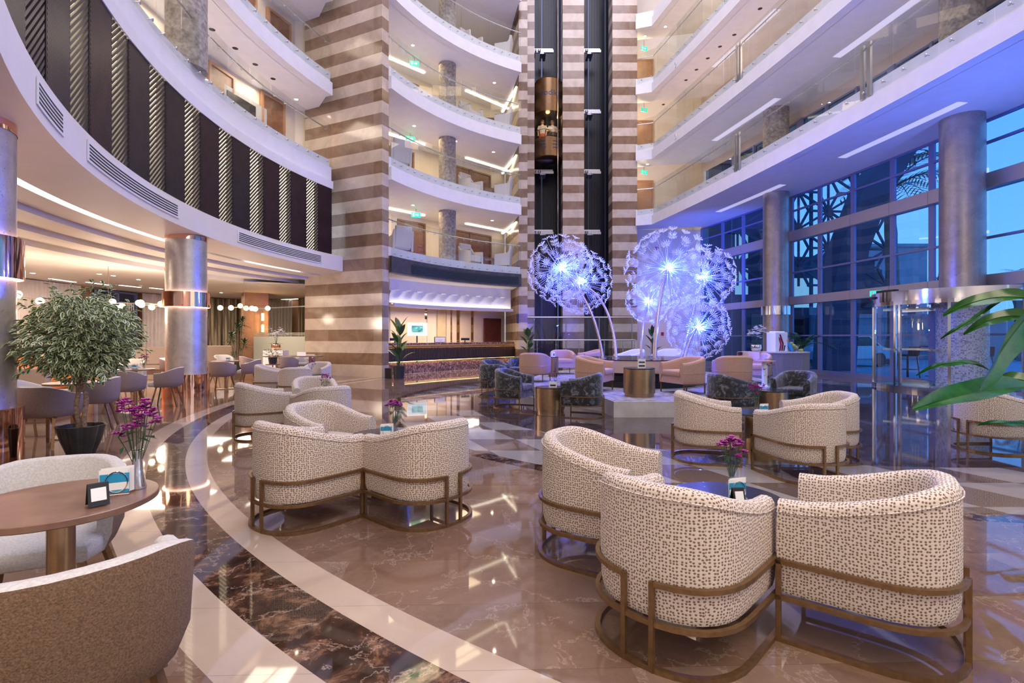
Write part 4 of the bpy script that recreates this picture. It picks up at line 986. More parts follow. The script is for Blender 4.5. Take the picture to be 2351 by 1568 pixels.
napkins('wire holder of white napkins and a blue leaflet beside the tall steel vase', -1.535, 1.99, 0.7405, 0.5); tent('black folded card with white label on the small round table in the corner', -1.505, 1.86, 0.7405, 0.85)
napkins('wire holder with white and blue card on the dark table of the closest chairs', 1.195, 2.71, 0.5005, 0.1); tent('black folded card with white label on the dark table of the closest chairs', 1.155, 2.62, 0.5005, 0.1)
napkins('wire holder with white napkin beside the glass vase of the touching trio', -1.05, 4.30, 0.5205, 0.2); napkins('wire holder with white card in the middle spotted group', 2.76, 5.60, 0.5205, 0.05)
napkins('wire holder with white card on the table before the silver column', -7.2, 9.78, 0.7405, 0.1); napkins('wire holder with white card on the table beyond the silver column', -7.4, 13.35, 0.7405, 0.1)
mb = MB(); mb.box(0, 0, 0, 0.14, 0.03, 0.10); mb.box(0, -0.016, 0.02, 0.10, 0.002, 0.03, m=1); o = mb.build('table_card', [M['paper'], M['dark']]); o.location = (0.74, 9.28, 0.4505); tag(o, 'white folded card on the wide drum between the floral chairs', 'card')
mb = MB(); mb.box(0, 0, 0, 0.14, 0.03, 0.16); mb.box(0, -0.016, 0.09, 0.11, 0.002, 0.025, m=1); mb.box(0, -0.016, 0.02, 0.11, 0.002, 0.03, m=1); o = mb.build('table_card', [M['paper'], M['dark']]); o.location = (2.38, 9.40, ZS + 0.526); tag(o, 'white printed card on the wide drum standing on the stage', 'card')
mb = MB(); mb.box(0, 0, 0, 0.11, 0.03, 0.14); mb.box(0.02, -0.016, 0.03, 0.03, 0.002, 0.06, m=1); o = mb.build('table_card', [M['paper'], M['dark']]); o.location = (1.12, 13.95, ZS + 0.556); tag(o, 'white card on the slim drum deep on the stage', 'card')

# ------------------------------------------------------------------ plants
def leaf_blade(mb, base, dirv, up, L, Wd, m=0, droop=0.25, seg=5, fold=0.25, tip=1.0):
    """pointed leaf with a folded midrib, bending down along its length"""
    d = Vector(dirv).normalized(); u = Vector(up); s = d.cross(u)
    s = s.normalized() if s.length > 1e-5 else d.orthogonal().normalized(); u = s.cross(d).normalized()
    vs = []
    for i in range(seg + 1):
        f = i / seg; wd = Wd * (sin(pi * min(1, f ** 0.75 * 0.98 + 0.02)) ** 0.8) if 0 < i < seg else Wd * 0.06
        c = Vector(base) + d * L * f - Vector((0, 0, 1)) * droop * L * f * f
        vs += [c - s * wd / 2 + u * wd * fold * 0.5, c, c + s * wd / 2 + u * wd * fold * 0.5]
    fs = []
    for i in range(seg): b = i * 3; fs += [(b, b + 1, b + 4, b + 3), (b + 1, b + 2, b + 5, b + 4)]
    mb.add(vs, fs, m)
def pot(t, r0, r1, h, m='pot', lobes=0):
    b = MB()
    if lobes:
        vs = []; n = 48
        prof = [(r0, 0), (r0 * 1.02, 0.01), ((r0 + r1) / 2 * 1.06, h * 0.5), (r1, h * 0.93), (r1 * 1.03, h), (r1 * 0.93, h), (r1 * 0.90, h * 0.88)]
        for i in range(n):
            a = 2 * pi * i / n; f = 1 - 0.10 * abs(cos(lobes * a / 2)) ** 8
            for r, z in prof: vs.append((r * f * cos(a), r * f * sin(a), z))
        k = len(prof); b.add(vs, [(i * k + q, ((i + 1) % n) * k + q, ((i + 1) % n) * k + q + 1, i * k + q + 1) for i in range(n) for q in range(k - 1)] + [tuple(i * k for i in reversed(range(n)))])
    else: b.lathe([(r0, 0), (r1, h), (r1 * 0.9, h), (r1 * 0.88, h * 0.9)], 0, 0, 32)
    b.build('pot', M[m], t, True, 0.8)
    s = MB(); s.cyl(0, 0, h * 0.8, r1 * 0.86, h * 0.08, 24); s.build('soil', M['soil'], t)
# ficus with cream edged leaves
t = thing('ficus_tree', 'bushy ficus with cream-edged leaves in a black fluted pot', 'potted tree', (-4.99, 5.93, 0))
pot(t, 0.135, 0.235, 0.335, 'pot', 8)
mb = MB()
for x0, x1, ph in ((-0.04, -0.06, 0.0), (0.045, 0.065, 2.0)):
    mb.tube([(x0 + 0.008 * sin(ph + k * 1.3), 0.01 * cos(ph + k), 0.27 + 0.66 * k / 8) if k < 8 else (x1, 0, 0.95) for k in range(9)], [0.027, 0.025, 0.027, 0.024, 0.026, 0.023, 0.025, 0.022, 0.02], 10)
for k in range(26):
    a = k * 2.399; h = 0.9 + 0.7 * random.random(); rr = 0.25 + 0.2 * random.random()
    mb.tube([(0.02 * cos(a), 0.02 * sin(a), 0.85 + 0.15 * random.random()), (rr * 0.5 * cos(a), rr * 0.5 * sin(a), (0.9 + h) / 2 + 0.1), (rr * cos(a), rr * sin(a), h)], [0.012, 0.008, 0.003], 5)
mb.build('trunk', M['bark'], t, True)
mb = MB(); rnd = random.Random(3)
def ficus_leaf(c, d, L, Wd):
    d = d.normalized(); s = d.cross(Vector((0, 0, 1))); s = (s if s.length > 0.05 else Vector((1, 0, 0))).normalized(); u = s.cross(d)
    ro = rnd.uniform(-0.9, 0.9); s2 = s * cos(ro) + u * sin(ro); u2 = s2.cross(d)
    pts = [(0, 0), (0.28, 0.42), (0.62, 0.46), (1.0, 0.0)]
    P = lambda f, wv, k: c + d * L * f + s2 * Wd * wv + u2 * (abs(wv) * Wd * 0.4) - Vector((0, 0, 1)) * L * 0.25 * f * f
    inn = [P(0.08, 0, 0), P(0.30, 0.23, 0), P(0.62, 0.25, 0), P(0.86, 0, 0), P(0.62, -0.25, 0), P(0.30, -0.23, 0)]
    outp = [P(0, 0, 0), P(0.26, 0.44, 0), P(0.62, 0.50, 0), P(1.0, 0, 0), P(0.62, -0.50, 0), P(0.26, -0.44, 0)]
    mb.add(inn, [(0, 1, 2, 3), (0, 3, 4, 5)], 0)
    mb.add(inn + outp, [(i, (i + 1) % 6, 6 + (i + 1) % 6, 6 + i) for i in range(6)], 1)
for k in range(4200):
    z = rnd.uniform(-1, 1); a = rnd.uniform(0, 2 * pi); rr = rnd.random() ** 0.30
    v = Vector((sqrt(1 - z * z) * cos(a), sqrt(1 - z * z) * sin(a), z))
    lump = 1 + 0.13 * sin(3 * a + 1.3) * (1 - z * z) + 0.10 * sin(5 * z + 2 * a)
    p = Vector((v.x * 0.525 * rr * lump, v.y * 0.50 * rr * lump, 1.335 + v.z * 0.545 * rr * lump * (1.0 if v.z > 0 else 0.92)))
    dr = Vector((v.x, v.y, -0.35 + 0.5 * rnd.random())) + Vector((rnd.uniform(-.7, .7), rnd.uniform(-.7, .7), rnd.uniform(-.6, .5)))
    ficus_leaf(p, dr, rnd.uniform(0.065, 0.10), rnd.uniform(0.03, 0.043))
for k in range(34):     # stray sprays beyond the crown
    a = rnd.uniform(0, 2 * pi); z = rnd.uniform(-0.7, 1.0); q = Vector((cos(a) * sqrt(max(0, 1 - z * z)), sin(a) * sqrt(max(0, 1 - z * z)), z))
    for j in range(9):
        p = Vector((0, 0, 1.33)) + q * (0.52 + 0.022 * j) ; ficus_leaf(p, q + Vector((rnd.uniform(-1, 1), rnd.uniform(-1, 1), rnd.uniform(-1, .6))), 0.075, 0.03)
fo = mb.build('foliage', [M['leafg'], M['leafc']], t)
# broad leaved plants
def broadleaf(name, label, x, y, z, h, n, L, Wd, potr, ph, m='leafd', m2=None, seed=1, pm='pot'):
    r = random.Random(seed); t = thing(name, label, 'plant', (x, y, z)); pot(t, potr * 0.8, potr, ph, pm)
    s = MB(); lv = MB()
    for k in range(n):
        f = (k + 0.5) / n; a = k * 2.399 + r.random() * 0.4; zz = ph + (h - ph) * (0.12 + 0.72 * f); lean = 0.30 * (1 - f) + 0.08
        st = Vector((0, 0, ph * 0.8)); b = Vector((lean * 0.35 * cos(a), lean * 0.35 * sin(a), zz))
        s.tube([st, (st + b) / 2 + Vector((0.02 * cos(a), 0.02 * sin(a), 0)), b], [0.012, 0.009, 0.006], 6)
        leaf_blade(lv, b, (cos(a), sin(a), 0.9 + f * 1.2), (0, 0, 1), L * (0.75 + 0.4 * r.random()), Wd * (0.8 + 0.4 * r.random()), 1 if (m2 and k % 3 == 0) else 0, 0.30 * (1 - 0.5 * f), 6, 0.25)
    s.build('stems', M['leafd'], t, True); lv.build('leaves', [M[m], M[m2 or m]], t, True); return t
broadleaf('rubber_plant', 'tall broad-leaved plant in a dark pot beside the striped pier', -3.72, 16.85, 0, 2.0, 15, 0.52, 0.22, 0.20, 0.42, 'leafd', 'leafy', 5)
broadleaf('rubber_plant', 'dark broad-leaved plant standing by the glass screen of the lifts', 0.72, 22.6, 0, 1.75, 9, 0.62, 0.24, 0.22, 0.45, 'leafd', None, 9)
broadleaf('rubber_plant', 'dark broad-leaved plant behind the dandelion stems at the end wall', 6.75, 24.6, 0, 1.9, 9, 0.6, 0.22, 0.22, 0.45, 'leafd', None, 12)
mb = MB(); mb.box(-4.1, 17.0, 0, 0.2, 0.2, 0.34); tag(mb.build('floor_box', M['black'], bevel=0.006), 'small black box on the floor at the corner of the striped pier', 'box')
# dracaena
t = thing('dracaena_plant', 'spiky dracaena on cane stems in front of the veneered pillar', 'plant', (-11.35, 21.2, 0)); pot(t, 0.2, 0.24, 0.4)
s = MB(); lv = MB(); r = random.Random(4)
for hx, hy, hz in ((0.0, 0.0, 1.85), (0.16, 0.05, 2.1), (-0.25, 0.0, 1.45), (0.3, -0.05, 1.2)):
    s.tube([(hx * 0.3, hy * 0.3, 0.33), (hx, hy, hz)], [0.03, 0.022], 8)
    for k in range(34):
        a = k * 2.399; f = k / 34; leaf_blade(lv, (hx, hy, hz - 0.3 + 0.32 * f), (cos(a), sin(a), 0.1 + 1.3 * f), (0, 0, 1), 0.42, 0.065, 0, 0.45, 4, 0.2)
s.build('canes', M['bark'], t, True); lv.build('leaves', M['leafd'], t, True)
# areca palm
def frond(mb, base, a, L, el, dr, n=16, wl=0.32, m=0, ww=0.03):
    pts = []
    for i in range(n + 1):
        f = i / n; hr = L * f * cos(el); pts.append(Vector(base) + Vector((cos(a) * hr, sin(a) * hr, L * f * sin(el) - dr * L * f * f)))
    mb.tube([tuple(p) for p in pts], [0.012 * L * (1 - 0.8 * i / n) for i in range(n + 1)], 4, m)
    sd = Vector((-sin(a), cos(a), 0))
    for i in range(2, n + 1):
        f = i / n; d = (pts[i] - pts[i - 1]).normalized(); l = L * wl * (0.35 + sin(pi * min(1, f * 0.95)) * 0.75)
        for sg in (-1, 1): leaf_blade(mb, pts[i], d * 0.75 + sd * sg + Vector((0, 0, 0.1)), (0, 0, 1), l, ww * L, m, 0.25, 3, 0.1)
def palm(label, x, y, h, n, L, potted=True, seed=2, name='areca_palm', m='leafd', z=0, ww=0.03):
    r = random.Random(seed); t = thing(name, label, 'palm', (x, y, z))
    if potted: pot(t, 0.22, 0.26, 0.45)
    lv = MB()
    for k in range(n): frond(lv, (0.03 * cos(k), 0.03 * sin(k), h + 0.05 * r.random()), k * 2.399, L * (0.8 + 0.4 * r.random()), 0.55 + 0.75 * r.random(), 0.55, 14, 0.3, 0, ww)
    if potted:
        s = MB()
        for k in range(7): s.tube([(0.08 * cos(k), 0.08 * sin(k), 0.38), (0.03 * cos(k), 0.03 * sin(k), h + 0.03)], 0.014, 6)
    else:
        s = MB(); s.tube([(0.15 * sin(k * 0.4), 0.05 * cos(k), h * k / 12) for k in range(13)], [0.30 + 0.03 * (k % 2) - 0.006 * k for k in range(13)], 12)
    s.build('stems' if potted else 'trunk', M['bark'], t, True); lv.build('fronds', M[m], t); return t
palm('dark areca palm in front of the taupe column and the concierge desk', 10.15, 17.9, 0.95, 15, 1.05, True, 2)
# banana plant
t = thing('banana_plant', 'banana plant whose big glossy leaves reach in from the picture edge', 'plant', (5.25, 4.75, 0)); pot(t, 0.3, 0.36, 0.5)
mb = MB()
for a in range(5): mb.tube([(0.05 * cos(a * 1.3), 0.05 * sin(a * 1.3), 0.42), (0.02, 0, 1.0), (-0.1 - 0.06 * a, -0.08 * cos(a), 1.25 + 0.05 * a)], [0.07, 0.05, 0.03], 8)
mb.build('stems', M['leafy'], t, True)
def bleaf(p0, p1, sag, Wd, tw=0.0, m='leafb', nm='leaf', up=(0, 0, 1)):
    """broad blade from p0 to p1 (local), with a midrib groove and a wavy edge"""
    b = MB(); n = 16; a = Vector(p0); c = Vector(p1); d = (c - a); side0 = d.cross(Vector(up)).normalized()
    vs = []
    for i in range(n + 1):
        f = i / n; p = a + d * f + Vector((0, 0, 1)) * sag * 4 * f * (1 - f)
        wd = Wd * (max(0.03, sin(pi * (0.04 + 0.94 * f ** 0.8))) ** 0.6); s = side0 * cos(tw + 0.3 * f) + Vector(up).normalized() * sin(tw + 0.3 * f); u = d.normalized().cross(s)
        wv = 0.02 * sin(9 * f)
        for q in (-1, -0.5, -0.04, 0, 0.04, 0.5, 1): vs.append(p + s * wd / 2 * q - u * (abs(q) ** 1.5 * wd * 0.22 + wv * q * q - (0.006 if abs(q) > 0.02 else 0)))
    b.add(vs, [(i * 7 + k, i * 7 + k + 1, i * 7 + 8 + k, i * 7 + 7 + k) for i in range(n) for k in range(6)])
    b.build(nm, M[m], t, True)
L = lambda px, py, d: Vector(((px - 1175.5) / 1175.5 * d - 5.25, d - 4.75, 1.35 - (py - 775) / 1175.5 * d))
bleaf(L(2365, 888, 4.55), L(2097, 940, 4.35), 0.05, 0.23, 0.5)
bleaf(L(2372, 716, 4.5), L(2250, 892, 4.2), 0.05, 0.27, 0.35, up=(0.5, -0.6, 0.6))
bleaf(L(2390, 690, 4.7), L(2165, 725, 5.0), 0.10, 0.15, 0.8)
bleaf(L(2385, 735, 4.7), L(2212, 768, 4.9), 0.10, 0.13, 0.9)
bleaf(L(2300, 690, 4.9), L(2160, 778, 4.8), 0.0, 0.05, 0.6)
bleaf(L(2270, 848, 4.7), L(2104, 862, 4.6), 0.09, 0.055, 0.6)
bleaf(L(2420, 980, 4.4), L(2246, 976, 4.3), 0.03, 0.06, 0.5)
bleaf(L(2400, 890, 4.8), L(2296, 868, 5.0), 0.03, 0.16, 0.7)

# orchids
def orchid(label, x, y, z, potm, s=1.0, seed=3):
    r = random.Random(seed); t = thing('orchid', label, 'orchid', (x, y, z), 0, None)
    b = MB(); b.lathe([(0.05 * s, 0), (0.10 * s, 0.03 * s), (0.13 * s, 0.10 * s), (0.12 * s, 0.17 * s), (0.13 * s, 0.18 * s), (0.11 * s, 0.18 * s), (0.10 * s, 0.15 * s)], 0, 0, 28); b.build('bowl', M[potm], t, True, 0.9)
    lv = MB()
    for k in range(7): a = k * 0.9; leaf_blade(lv, (0.02 * cos(a), 0.02 * sin(a), 0.17 * s), (cos(a), sin(a), 0.5), (0, 0, 1), 0.24 * s, 0.06 * s, 0, 0.4, 5)
    lv.build('leaves', M['leafd'], t, True)
    st = MB(); fl = MB()
    for k in range(9):
        a = k * 2.399; rr = (0.10 + 0.12 * (k / 9)) * s; tp = Vector((rr * cos(a), rr * sin(a), (0.66 - 0.26 * ((k * 4) % 9 / 9)) * s)); pts = [Vector((0, 0, 0.16 * s)), Vector((rr * 0.35 * cos(a), rr * 0.35 * sin(a), 0.45 * s)), tp, tp + Vector((cos(a) * 0.06, sin(a) * 0.06, -0.06)) * s]
        st.tube(pts, 0.003 * s, 5)
        for q in range(7):
            f = q / 6; c = pts[1].lerp(pts[2], min(1, f * 1.4)) if f < 0.7 else pts[2].lerp(pts[3], (f - 0.7) / 0.3)
            blossom(fl, c + Vector((r.uniform(-1, 1), r.uniform(-1, 1), r.uniform(-1, 1))) * 0.03 * s, 0.045 * s, 0, 5)
    st.build('stems', M['leafd'], t); fl.build('blossoms', M['orchid'], t); return t
orchid('white orchid in a copper bowl on the white podium', -8.62, 18.7, 0.886, 'copper', 1.25)
orchid('white orchid in a silver bowl on the concierge desk', 7.05, 14.78, 0.941, 'chrome', 1.15, 5)
t = thing('potted_shrub', 'small leafy shrub in a black pot near the reserved table', 'plant', (-7.15, 15.3, 0.56)); pot(t, 0.10, 0.13, 0.2)
lv = MB(); r = random.Random(8)
for k in range(160):
    a = k * 2.399; z = r.random(); rr = 0.22 * sqrt(r.random()); leaf_blade(lv, (rr * cos(a), rr * sin(a), 0.18 + 0.26 * z), (cos(a), sin(a), 0.6 * r.random()), (0, 0, 1), 0.10, 0.05, 0, 0.3, 3)
lv.build('foliage', M['leafd'], t, True)
t = thing('plant_stand', 'small round stand carrying the leafy shrub near the reserved table', 'stand', (-7.15, 15.3, 0)); b = MB(); b.lathe([(0.16, 0), (0.16, 0.02), (0.02, 0.03), (0.02, 0.53)], 0, 0, 24); b.build('stem', M['bronze'], t); b = MB(); b.cyl(0, 0, 0.53, 0.2, 0.03, 32); b.build('top', M['tabletop'], t)

# ------------------------------------------------------------------ dandelion lamps
fl_me = None
def floret_mesh():
    s = MB(); s.tube([(0, 0, 0.05), (0, 0, 1.0)], 0.005, 5, 0)
    n = 10
    for k in range(n):
        a = 2 * pi * k / n; d = Vector((cos(a), sin(a), 0)); p0 = Vector((0, 0, 1.0)); p1 = p0 + d * 0.035 + Vector((0, 0, 0.045)); p2 = p0 + d * 0.082 + Vector((0, 0, 0.075))
        q = Vector((-sin(a), cos(a), 0)) * 0.004
        s.add([p0, p1 - q, p2 - q * 1.2, p2 + q * 1.2, p1 + q], [(0, 1, 2, 3, 4)], 1)
        s.add([p0, p1 - Vector((0, 0, .01)), p2 - Vector((0, 0, .012)), p2 + Vector((0, 0, .006)), p1 + Vector((0, 0, .008))], [(0, 1, 2, 3, 4)], 1)
    return s.mesh('floret', [mat('grey_rod', (0.40, 0.40, 0.48), 0.4, 0.2), acry])
acry, _t, _b = newmat('white_acrylic'); _b.inputs['Base Color'].default_value = (0.9, 0.9, 0.95, 1); _b.inputs['Roughness'].default_value = 0.4
_tr = _t.nodes.new('ShaderNodeBsdfTranslucent'); _tr.inputs[0].default_value = (0.9, 0.9, 0.95, 1); _mx = _t.nodes.new('ShaderNodeMixShader'); _mx.inputs[0].default_value = 0.5
_t.links.new(_b.outputs[0], _mx.inputs[1]); _t.links.new(_tr.outputs[0], _mx.inputs[2]); _t.links.new(_mx.outputs[0], _t.nodes['Material Output'].inputs[0])
stemm = mat('lilac_steel', (0.62, 0.52, 0.62), 0.25, 0.9)
def dandelion(label, base, head, rad, n, pw, ctrl, sr=0.035):
    global fl_me
    if fl_me is None: fl_me = floret_mesh()
    t = thing('dandelion_lamp', label, 'lamp', (base[0], base[1], base[2]), 0, 'dandelion lamps on the round pedestal')
    B = Vector(base); H = Vector(head) - B; C1 = Vector(ctrl) - B; pts = []
    for i in range(17):
        f = i / 16; pts.append((1 - f) ** 2 * Vector((0, 0, 0)) + 2 * f * (1 - f) * C1 + f * f * H)
    s = MB(); s.tube([tuple(p) for p in pts], [sr * (1 - 0.35 * i / 16) for i in range(17)], 12); s.build('stem', stemm, t, True)
    f = MB(); f.lathe([(0.09, 0), (0.09, 0.012), (sr + 0.004, 0.02)], 0, 0, 20); f.build('foot', stemm, t)
    b = MB(); b.ball(0, 0, 0, 0.042, 16, 10); o = b.build('bulb', M['bulb'], t, True); o.location = H
    sf = rad / 0.92
    for k in range(n):
        z = 1 - 2 * (k + 0.5) / n; a = k * 2.399963; v = Vector((sqrt(1 - z * z) * cos(a), sqrt(1 - z * z) * sin(a), z))
        o = bpy.data.objects.new('floret', fl_me); COL.objects.link(o); o.parent = t; o.location = H
        q = v.to_track_quat('Z', 'Y'); o.rotation_mode = 'QUATERNION'; o.rotation_quaternion = q
        ww = 0.95 if rad < 0.6 else 1.2
        o.scale = (ww, ww, rad * (0.93 + 0.14 * random.random()) / 1.06)
    
    for dx_, dy_, dz_ in ((0.06, -0.06, 0.02), (-0.06, 0.06, -0.02)): point('dandelion_light', (head[0] + dx_, head[1] + dy_, head[2] + dz_), pw * 2.2, BLUE, 0.02)
    return t
ZT = 0.276 + 0.60
dandelion('dandelion lamp with steel stem arching furthest towards the reception', (2.08, 11.75, ZT), (1.14, 12.0, 2.96), 0.76, 88, 190, (1.95, 11.9, 2.2))
dandelion('dandelion lamp on the second arching stem, its head overlapping the outermost', (2.42, 11.9, ZT), (1.62, 12.35, 2.68), 0.76, 88, 130, (2.40, 12.1, 2.3))
dandelion('largest and highest dandelion lamp on a thick straight stem', (3.22, 11.55, ZT), (3.58, 11.8, 2.95), 0.92, 98, 240, (3.25, 11.6, 2.0), 0.05)
dandelion('dandelion lamp beside the largest one, close to the window wall', (4.0, 12.1, ZT), (4.58, 12.3, 2.80), 0.74, 84, 170, (4.3, 12.2, 1.9))
dandelion('smallest dandelion lamp in front of the striped lift wall', (3.1, 12.3, ZT), (3.32, 12.5, 2.22), 0.52, 62, 110, (3.1, 12.3, 1.6), 0.03)
dandelion('lowest dandelion lamp leaning towards the concierge desk', (3.82, 11.35, ZT), (4.22, 11.65, 1.58), 0.68, 84, 170, (3.95, 11.45, 1.3))

# ------------------------------------------------------------------ reception
t = thing('reception_counter', 'long dark fluted reception counter with bronze rail and lit granite foot', 'counter', (0, 0, 0))
A, B2 = Vector((-4.75, 18.75)), Vector((0.20, 24.6)); cp = [tuple(A + (B2 - A) * k / 10 + Vector((-0.06, 0.05)) * sin(pi * k / 10) * 3) for k in range(11)]
mb = MB(); mb.sweep(cp, [(0.0, 0.0), (0.0, 0.36), (-0.5, 0.36), (-0.5, 0.0)], 0, True, False, True); mb.build('granite_foot', M['granite'], t)
mb = MB(); mb.sweep(cp, [(0.10, 0.50), (0.10, 0.97), (-0.55, 0.97), (-0.55, 0.50)], 0, True, False, True); mb.build('body', mat('dark_bronze_panel', (0.09, 0.055, 0.05), 0.4, 0.3), t)
mb = MB(); Lc = plen(cp); n = 95
for k in range(n): x, y = walk(inset(cp, 0.115), Lc * (k + 0.5) / n); mb.box(x, y, 0.52, 0.045, 0.03, 0.44, atan2(B2.y - A.y, B2.x - A.x))
mb.build('flutes', mat('fluted_bronze', (0.13, 0.075, 0.06), 0.3, 0.5), t)
mb = MB(); mb.sweep(cp, [(0.12, 0.44), (0.12, 0.50), (-0.3, 0.50), (-0.3, 0.44)], 0, True, False, True); mb.build('lower_rail', M['dark'], t)
mb = MB(); mb.sweep(cp, [(0.15, 0.965), (0.17, 1.02), (0.15, 1.06), (0.0, 1.06), (0.0, 0.965)], 0, True, False, True); mb.build('bronze_rail', M['brass'], t)
mb = MB(); mb.sweep(cp, [(0.02, 1.06), (0.02, 1.14), (-0.62, 1.14), (-0.62, 1.06)], 0, True, False, True); mb.build('granite_top', M['granite'], t)
mb = MB(); mb.sweep(cp, [(0.135, 0.955), (0.11, 0.955)]); mb.sweep(cp, [(0.09, 0.435), (0.04, 0.435)]); mb.build('led_line', M['leda'], t)
# carved wall above the counter
b0 = [(-5.3, 19.9), (-4.2, 21.0), (-3.0, 22.0), (-1.5, 23.1), (0.2, 24.0)]
def bez(P, n):
    L_ = plen(P); return [walk(P, L_ * k / n) for k in range(n + 1)]
bp = arc((CM[0] - 0.15, CM[1] + 0.15), RM + 1.15, 150, 116.5, 60)
mb = MB(); nz = 26; Lb = plen(bp); vs = []
ins = [inset(bp, o) for o in (0.0, -0.10)]
for i in range(len(bp)):
    s_ = Lb * i / (len(bp) - 1)
    for k in range(nz + 1):
        z = 2.70 + 0.98 * k / nz; u = s_ / 0.62; ph = u + 0.35 * sin(2 * pi * (k / nz) * 0.8 + 1.0); fz = abs((ph + (0.5 if k / nz > 0.5 else 0)) % 1.0 - 0.5) * 2
        rip = 0.006 * sin(k * 2.0 + u * 9); o = 0.085 * fz ** 2 * (0.6 + 0.4 * cos(pi * (k / nz - 0.5))) + rip
        a, b = ins[0][i], ins[1][i]; vs.append((b[0] + (a[0] - b[0]) * o / 0.1, b[1] + (a[1] - b[1]) * o / 0.1, z))
mb.add(vs, [(i * (nz + 1) + k, (i + 1) * (nz + 1) + k, (i + 1) * (nz + 1) + k + 1, i * (nz + 1) + k + 1) for i in range(len(bp) - 1) for k in range(nz)])
o = mb.build('carved_panel', M['white'], None, True); tag(o, 'white carved wave panel lit from below above the reception counter', 'panel')
mb = MB(); mb.sweep(bp, [(-0.3, 2.56), (0.16, 2.56), (0.16, 2.68), (0.10, 2.68), (0.10, 2.64), (-0.3, 2.64)], 0, True, False, True); struct('trim_2', mb, M['white'])
mb = MB(); mb.sweep(bp, [(0.085, 2.655), (0.0, 2.655)]); tag(mb.build('light_line', M['ledw']), 'white light line along the foot of the carved panel', 'light')
mb = MB(); mb.sweep(inset(bp, 0.02), [(0.05, 3.675), (-0.02, 3.675)]); tag(mb.build('light_line', mat('coral_line', (1, 1, 1), 0.5, emit=1.6, ecol=(1.0, 0.42, 0.34))), 'coral light line along the head of the carved panel', 'light')
# grille in the dark band
t = thing('air_grille', 'long dark slotted grille in the charcoal band above reception', 'vent'); gp_ = arc(CM, RM, 152, 118.8, 20)
mb = MB()
for k in range(6): mb.sweep(gp_, [(0.004, 3.70 + k * 0.05), (0.018, 3.71 + k * 0.05), (0.018, 3.725 + k * 0.05), (0.004, 3.72 + k * 0.05)], 0, True)
mb.build('louvre_blades', mat('charcoal_blade', (0.05, 0.06, 0.07), 0.4), t); mb = MB(); mb.sweep(gp_, [(0.003, 3.68), (0.003, 4.02)]); mb.build('grille_back', M['dark'], t)
# wall panels, mirrors, door behind the counter
for px, wd, m in ((1000, 1.0, 'oakp'),):
    pass
pan = noisy('beige_panel', (0.72, 0.57, 0.40), (0.78, 0.63, 0.46), 2, 0.35); pan2 = noisy('golden_panel', (0.62, 0.46, 0.24), (0.68, 0.52, 0.30), 4, 0.35)
for i, (p0, p1, mm) in enumerate(((893, 972, pan), (978, 998, pan), (1001, 1020, pan2), (1022, 1031, pan), (1035, 1045, pan), (1053, 1078, pan), (1086, 1103, pan))):
    s0, s1 = backpx(p0), backpx(p1); a, b = onback(s0, 0.09), onback(s1, 0.09); mb = MB(); mb.bar((a[0], a[1], 1.75), (b[0], b[1], 1.75), 0.05, 3.3); struct('trim_%d' % (i + 3), mb, mm)
mir = mat('bronze_mirror', (0.55, 0.36, 0.22), 0.05, 1.0)
for px, wd, z, h, lb in ((974.5, 0.16, 2.2, 0.5, 'short dark mirror strip high on the beige wall'), (1033, 0.09, 0.9, 2.4, 'narrow full-height bronze mirror strip on the beige wall'), (1049, 0.16, 0.9, 2.4, 'wide full-height bronze mirror strip on the beige wall'), (1081.5, 0.14, 0.9, 2.0, 'bronze mirror strip next to the mahogany door')):
    x, y = onback(backpx(px), 0.08); mb = MB(); mb.box(0, 0, 0, wd, 0.03, h); o = mb.build('mirror_strip', mir, loc=(x, y, z), rz=ba); tag(o, lb, 'mirror')
x, y = onback(backpx(1127), 0.10); door(x, y, 0, 0.95, 2.25, ba, 'redwood', 'redwood')
# screen on a stand
x, y = onback(backpx(926), 1.1); t = thing('tv_screen', 'bright screen on a black stand behind the reception counter', 'screen', (x, y, 0), ba - 0.35)
mb = MB(); mb.box(0, 0, 1.42, 0.86, 0.05, 0.56); mb.build('case', M['paper'], t, bevel=0.006)
def screen_mat():
    m, tt, b = newmat('screen_picture'); g = NT(tt); p = g.pos(True); X = g.sep(p)
    n_ = g.noise(p, 9, 4); pic = g.ramp(n_, [(0.35, (0.02, 0.25, 0.25)), (0.6, (0.15, 0.6, 0.55)), (0.75, (0.8, 0.9, 0.9))])
    inside = g.m('MULTIPLY', g.m('LESS_THAN', g.m('ABSOLUTE', X[0]), 0.24), g.m('LESS_THAN', g.m('ABSOLUTE', g.m('SUBTRACT', X[2], 1.72)), 0.14))
    c = g.mix(inside, (0.80, 0.88, 0.92), pic); tt.links.new(c, b.inputs['Emission Color']); b.inputs['Emission Strength'].default_value = 1.1; b.inputs['Base Color'].default_value = (0, 0, 0, 1); return m
mb = MB(); mb.quad((-0.41, -0.027, 1.44), (0.41, -0.027, 1.44), (0.41, -0.027, 1.96), (-0.41, -0.027, 1.96)); mb.build('display', screen_mat(), t)
mb = MB(); mb.cyl(0, 0.03, 0.0, 0.03, 1.5, 12); mb.lathe([(0.22, 0), (0.22, 0.02), (0.03, 0.04)], 0, 0.03, 20); mb.build('stand', M['black'], t)
for f, lb in ((0.13, 'black monitor on the reception counter behind the plant'), (0.64, 'black monitor on the reception counter near the mirror strips')):
    x, y = walk(inset(cp, -0.42), Lc * f); t = thing('monitor', lb, 'monitor', (x, y, 1.141), ba, 'monitors on the reception counter')
    mb = MB(); mb.box(0, 0, 0.09, 0.46, 0.03, 0.10); mb.build('back_panel', M['black'], t, bevel=0.004); mb = MB(); mb.box(0, 0.03, 0, 0.16, 0.12, 0.012); mb.bar((0, 0.03, 0.01), (0, 0.012, 0.14), 0.04, 0.02); mb.build('foot', M['black'], t)
